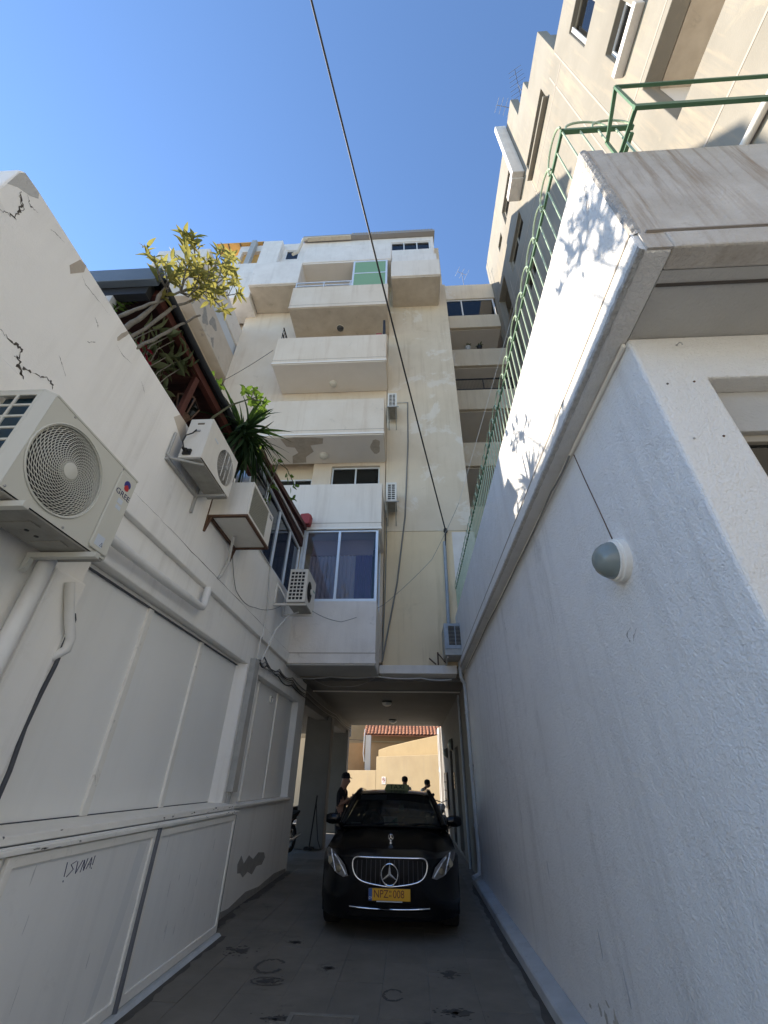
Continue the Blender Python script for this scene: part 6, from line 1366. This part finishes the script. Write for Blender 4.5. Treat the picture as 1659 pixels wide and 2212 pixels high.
# driver behind the windscreen
J, E = skeleton(lean=.0, arms={'l': [(.22, .24, 1.12), (.42, .16, 1.14)], 'r': [(.22, .24, 1.12), (.42, .16, 1.14)]}, legs={'l': [(.42, .12, .84), (.50, .12, .42)], 'r': [(.42, .12, .84), (.50, .12, .42)]}, head=(.05, 0, 0))
p4, dz = person('driver in dark shirt seated behind the taxi windscreen', (-.66, 9.27, -.43), -PI/2, J, E, [('shirt_black', issh), ('trouser_dark', isleg), ('car_trim', isshoe), ('skin', lambda a, b: True)], lift=False)
hairdo(p4, 0, (.04, 0, 1.68), .102)

# ================================================================ MOTORCYCLES, STAND
def bike(label, loc, rotz, paint, scooter=False):
    t = thing('motorcycle', label, 'motorcycle', loc, local=True, rotz=rotz)
    R = .24 if scooter else .30
    for x in (.62, -.62):
        w = MB(); w.loop([(x + (R - .05)*math.cos(2*PI*k/28), 0, R + (R - .05)*math.sin(2*PI*k/28)) for k in range(28)], .052, 8); w = w.build('wheel', 'tyre', t, smooth=60)
        m = MB(); m.lathe([(.06, -.05), (.06, .05)], (x, 0, R), (0, 1, 0), 12)
        for k in range(6): a = 2*PI*k/6; m.tube([(x, 0, R), (x + (R - .06)*math.cos(a), 0, R + (R - .06)*math.sin(a))], .012, 5)
        m.build('hub', 'steel', w)
    for s in (-1, 1): MB().tube([(.62, s*.07, R), (.50, s*.07, .62), (.40, s*.06, .95)], .022, 8).build('fork', 'steel', t, smooth=60)
    m = MB(); m.tube([(.40, -.36, 1.02), (.36, -.2, 1.06), (.39, 0, 1.0), (.36, .2, 1.06), (.40, .36, 1.02)], .016, 8); m.build('handlebar', 'steel', t, smooth=60)
    for s in (-1, 1):
        MB().tube([(.38, s*.30, 1.04), (.40, s*.41, 1.01)], .022, 8).build('grip', 'black_rubber', t)
        m = MB(); m.tube([(.38, s*.25, 1.05), (.40, s*.30, 1.2)], .007, 5); m.lathe([(.05, 0), (.045, .03), (0, .04)], (.41, s*.31, 1.22), (1, 0, .1), 12); m.build('mirror', 'black_rubber', t)
    MB().lathe([(.0, -.08), (.07, -.06), (.095, 0), (.09, .05), (0, .07)], (.46, 0, .88), (1, 0, -.1), 16).build('headlamp', 'headlamp', t, smooth=60)
    m = MB(); m.lathe([(0, -.30), (.09, -.26), (.15, -.08), (.16, .10), (.10, .24), (0, .28)], (.12, 0, .80), (1, 0, .12), 14); m.build('tank', paint, t, smooth=60)
    m = MB(); m.prism([(-.10, .76), (-.20, .70), (-.62, .74), (-.85, .86), (-.82, .90), (-.55, .84), (-.25, .80)], 'y', -.12, .12); m.build('seat', 'seat_cloth', t, bevel=.03)
    m = MB(); m.prism([(.30, .62), (.22, .30), (-.25, .28), (-.30, .55), (-.1, .68)], 'y', -.13, .13); m.build('engine', 'steel', t, bevel=.03)
    m = MB(); m.tube([(.38, 0, .92), (.10, 0, .66), (-.35, 0, .62), (-.75, 0, .78)], .03, 8); m.tube([(-.2, 0, .4), (-.62, 0, R)], .03, 8); m.build('frame', paint, t, smooth=60)
    m = MB(); m.tube([(.62 + (R + .03)*math.cos(a), 0, R + (R + .03)*math.sin(a)) for a in [.3 + .2*k for k in range(11)]], .035, 6); m.build('fender', paint, t, smooth=60)
    MB().tube([(.2, .15, .34), (-.3, .17, .3), (-.75, .18, .38)], .045, 8).build('exhaust', 'chrome', t, smooth=60)
    MB().lathe([(.04, 0), (.05, .03), (0, .04)], (-.86, 0, .80), (-1, 0, 0), 12).build('tail_lamp', 'bike_red', t)
    MB().tube([(-.1, -.12, .3), (-.12, -.24, .0)], .012, 5).build('side_stand', 'steel', t)
    return t
bike('dark motorcycle parked at the right of the passage exit, bars toward the alley', (.95, 18.3, 0), -PI/2 + .25, 'bike_grey')
bike('dark motorcycle half hidden behind the end of the shop wall', (-3.35, 13.1, 0), -PI/2 - .2, 'bike_red')
bike('grey motorcycle standing in the parking bay behind the columns', (-4.3, 16.6, 0), -PI/2 - .9, 'bike_grey')
SP = thing('floor_pump', 'black upright pump with trailing hose against the passage column', 'pump', (-2.78, 14.42, 0))
m = MB(); m.bar((-2.86, 14.45, .02), (-2.76, 14.5, 1.22), .04, .03); m.build('handle', 'black_rubber', SP); MB().box(-2.98, -2.74, 14.3, 14.56, 0.0, .05).build('base', 'black_rubber', SP, bevel=.01)
MB().tube([(-2.77, 14.48, 1.1), (-2.70, 14.45, .6), (-2.62, 14.4, .2), (-2.52, 14.35, .02)], .012, 6).build('hose', 'black_rubber', SP, smooth=60)

# ================================================================ SMALL THINGS ON THE GALLERIES
for k, (x, lab) in enumerate(((3.15, 'small clay pot plant on the upper gallery parapet of the link wing'), (3.72, 'dark bushy pot plant on the upper gallery parapet of the link wing'))):
    t = thing('flower_pot', lab, 'flower pot', (x, 13.07, 19.6)); MB().lathe([(.09, 0), (.13, .2), (.14, .24), (.12, .24), (.1, .2)], (x, 13.07, 19.6), (0, 0, 1), 14).build('pot', ('kerb_paint', 'fan_black')[k], t, smooth=50)
    for q in range(3): rosette(t, (x + .05*(q - 1), 13.07, 19.9 + .05*q), (0, -.3, 1), LEAF_G, 8, .9, 1.3, (.5, 1.5), rp)
SR = thing('side_railing', 'black metal side railing at the open end of the fourth-floor balcony', 'railing', (-4.55, 9.7, 15.12))
for z in (15.2, 15.55, 15.9): MB().box(-4.57, -4.53, 9.1, 10.25, z, z + .03).build('rail', 'gutter_dark', SR)
for q in range(9): MB().box(-4.56, -4.54, 9.12 + q*.135, 9.14 + q*.135, 15.12, 15.92).build('bar', 'gutter_dark', SR)
DR = thing('clothes_rack', 'dark folded clothes rack with red cloth at the end of the fourth-floor balcony', 'clothes rack', (-.85, 9.6, 15.12))
MB().box(-.80, -.72, 9.2, 10.1, 15.1, 16.3).build('rack', 'gutter_dark', DR); MB().box(-1.05, -.83, 9.16, 9.3, 15.08, 15.45).build('cloth', 'red_cloth', DR, bevel=.03)

# ================================================================ UNSEEN STREET AND HOUSE, ADDED TO BOUNCE LIGHT INTO THE ALLEY
MB().box(-60, 60, -9.5, -1.2, -.029, -.012).build('street', 'street_concrete', None, kind='structure', origin=(0, 0, 0))
OB = thing('added_street_house', 'unseen white two-storey house added across the street to bounce light', 'house', (0, -12, 0))
OW = [(-9 + 3.2*k, -7.6 + 3.2*k, z, z + 1.5) for k in range(6) for z in (1.2, 4.4)]
MB().holes('y', -10.0, -10.3, -11, 10, -.02, 7.2, OW).build('wall', 'white_stucco', OB)
for w_ in OW: window(OB, 'y', -10.12, -1, *w_, 2, frame='alu_white', room=False)
MB().box(-11, 10, -16, -10.5, -.02, 7.0).build('building_core', 'white_stucco', OB)
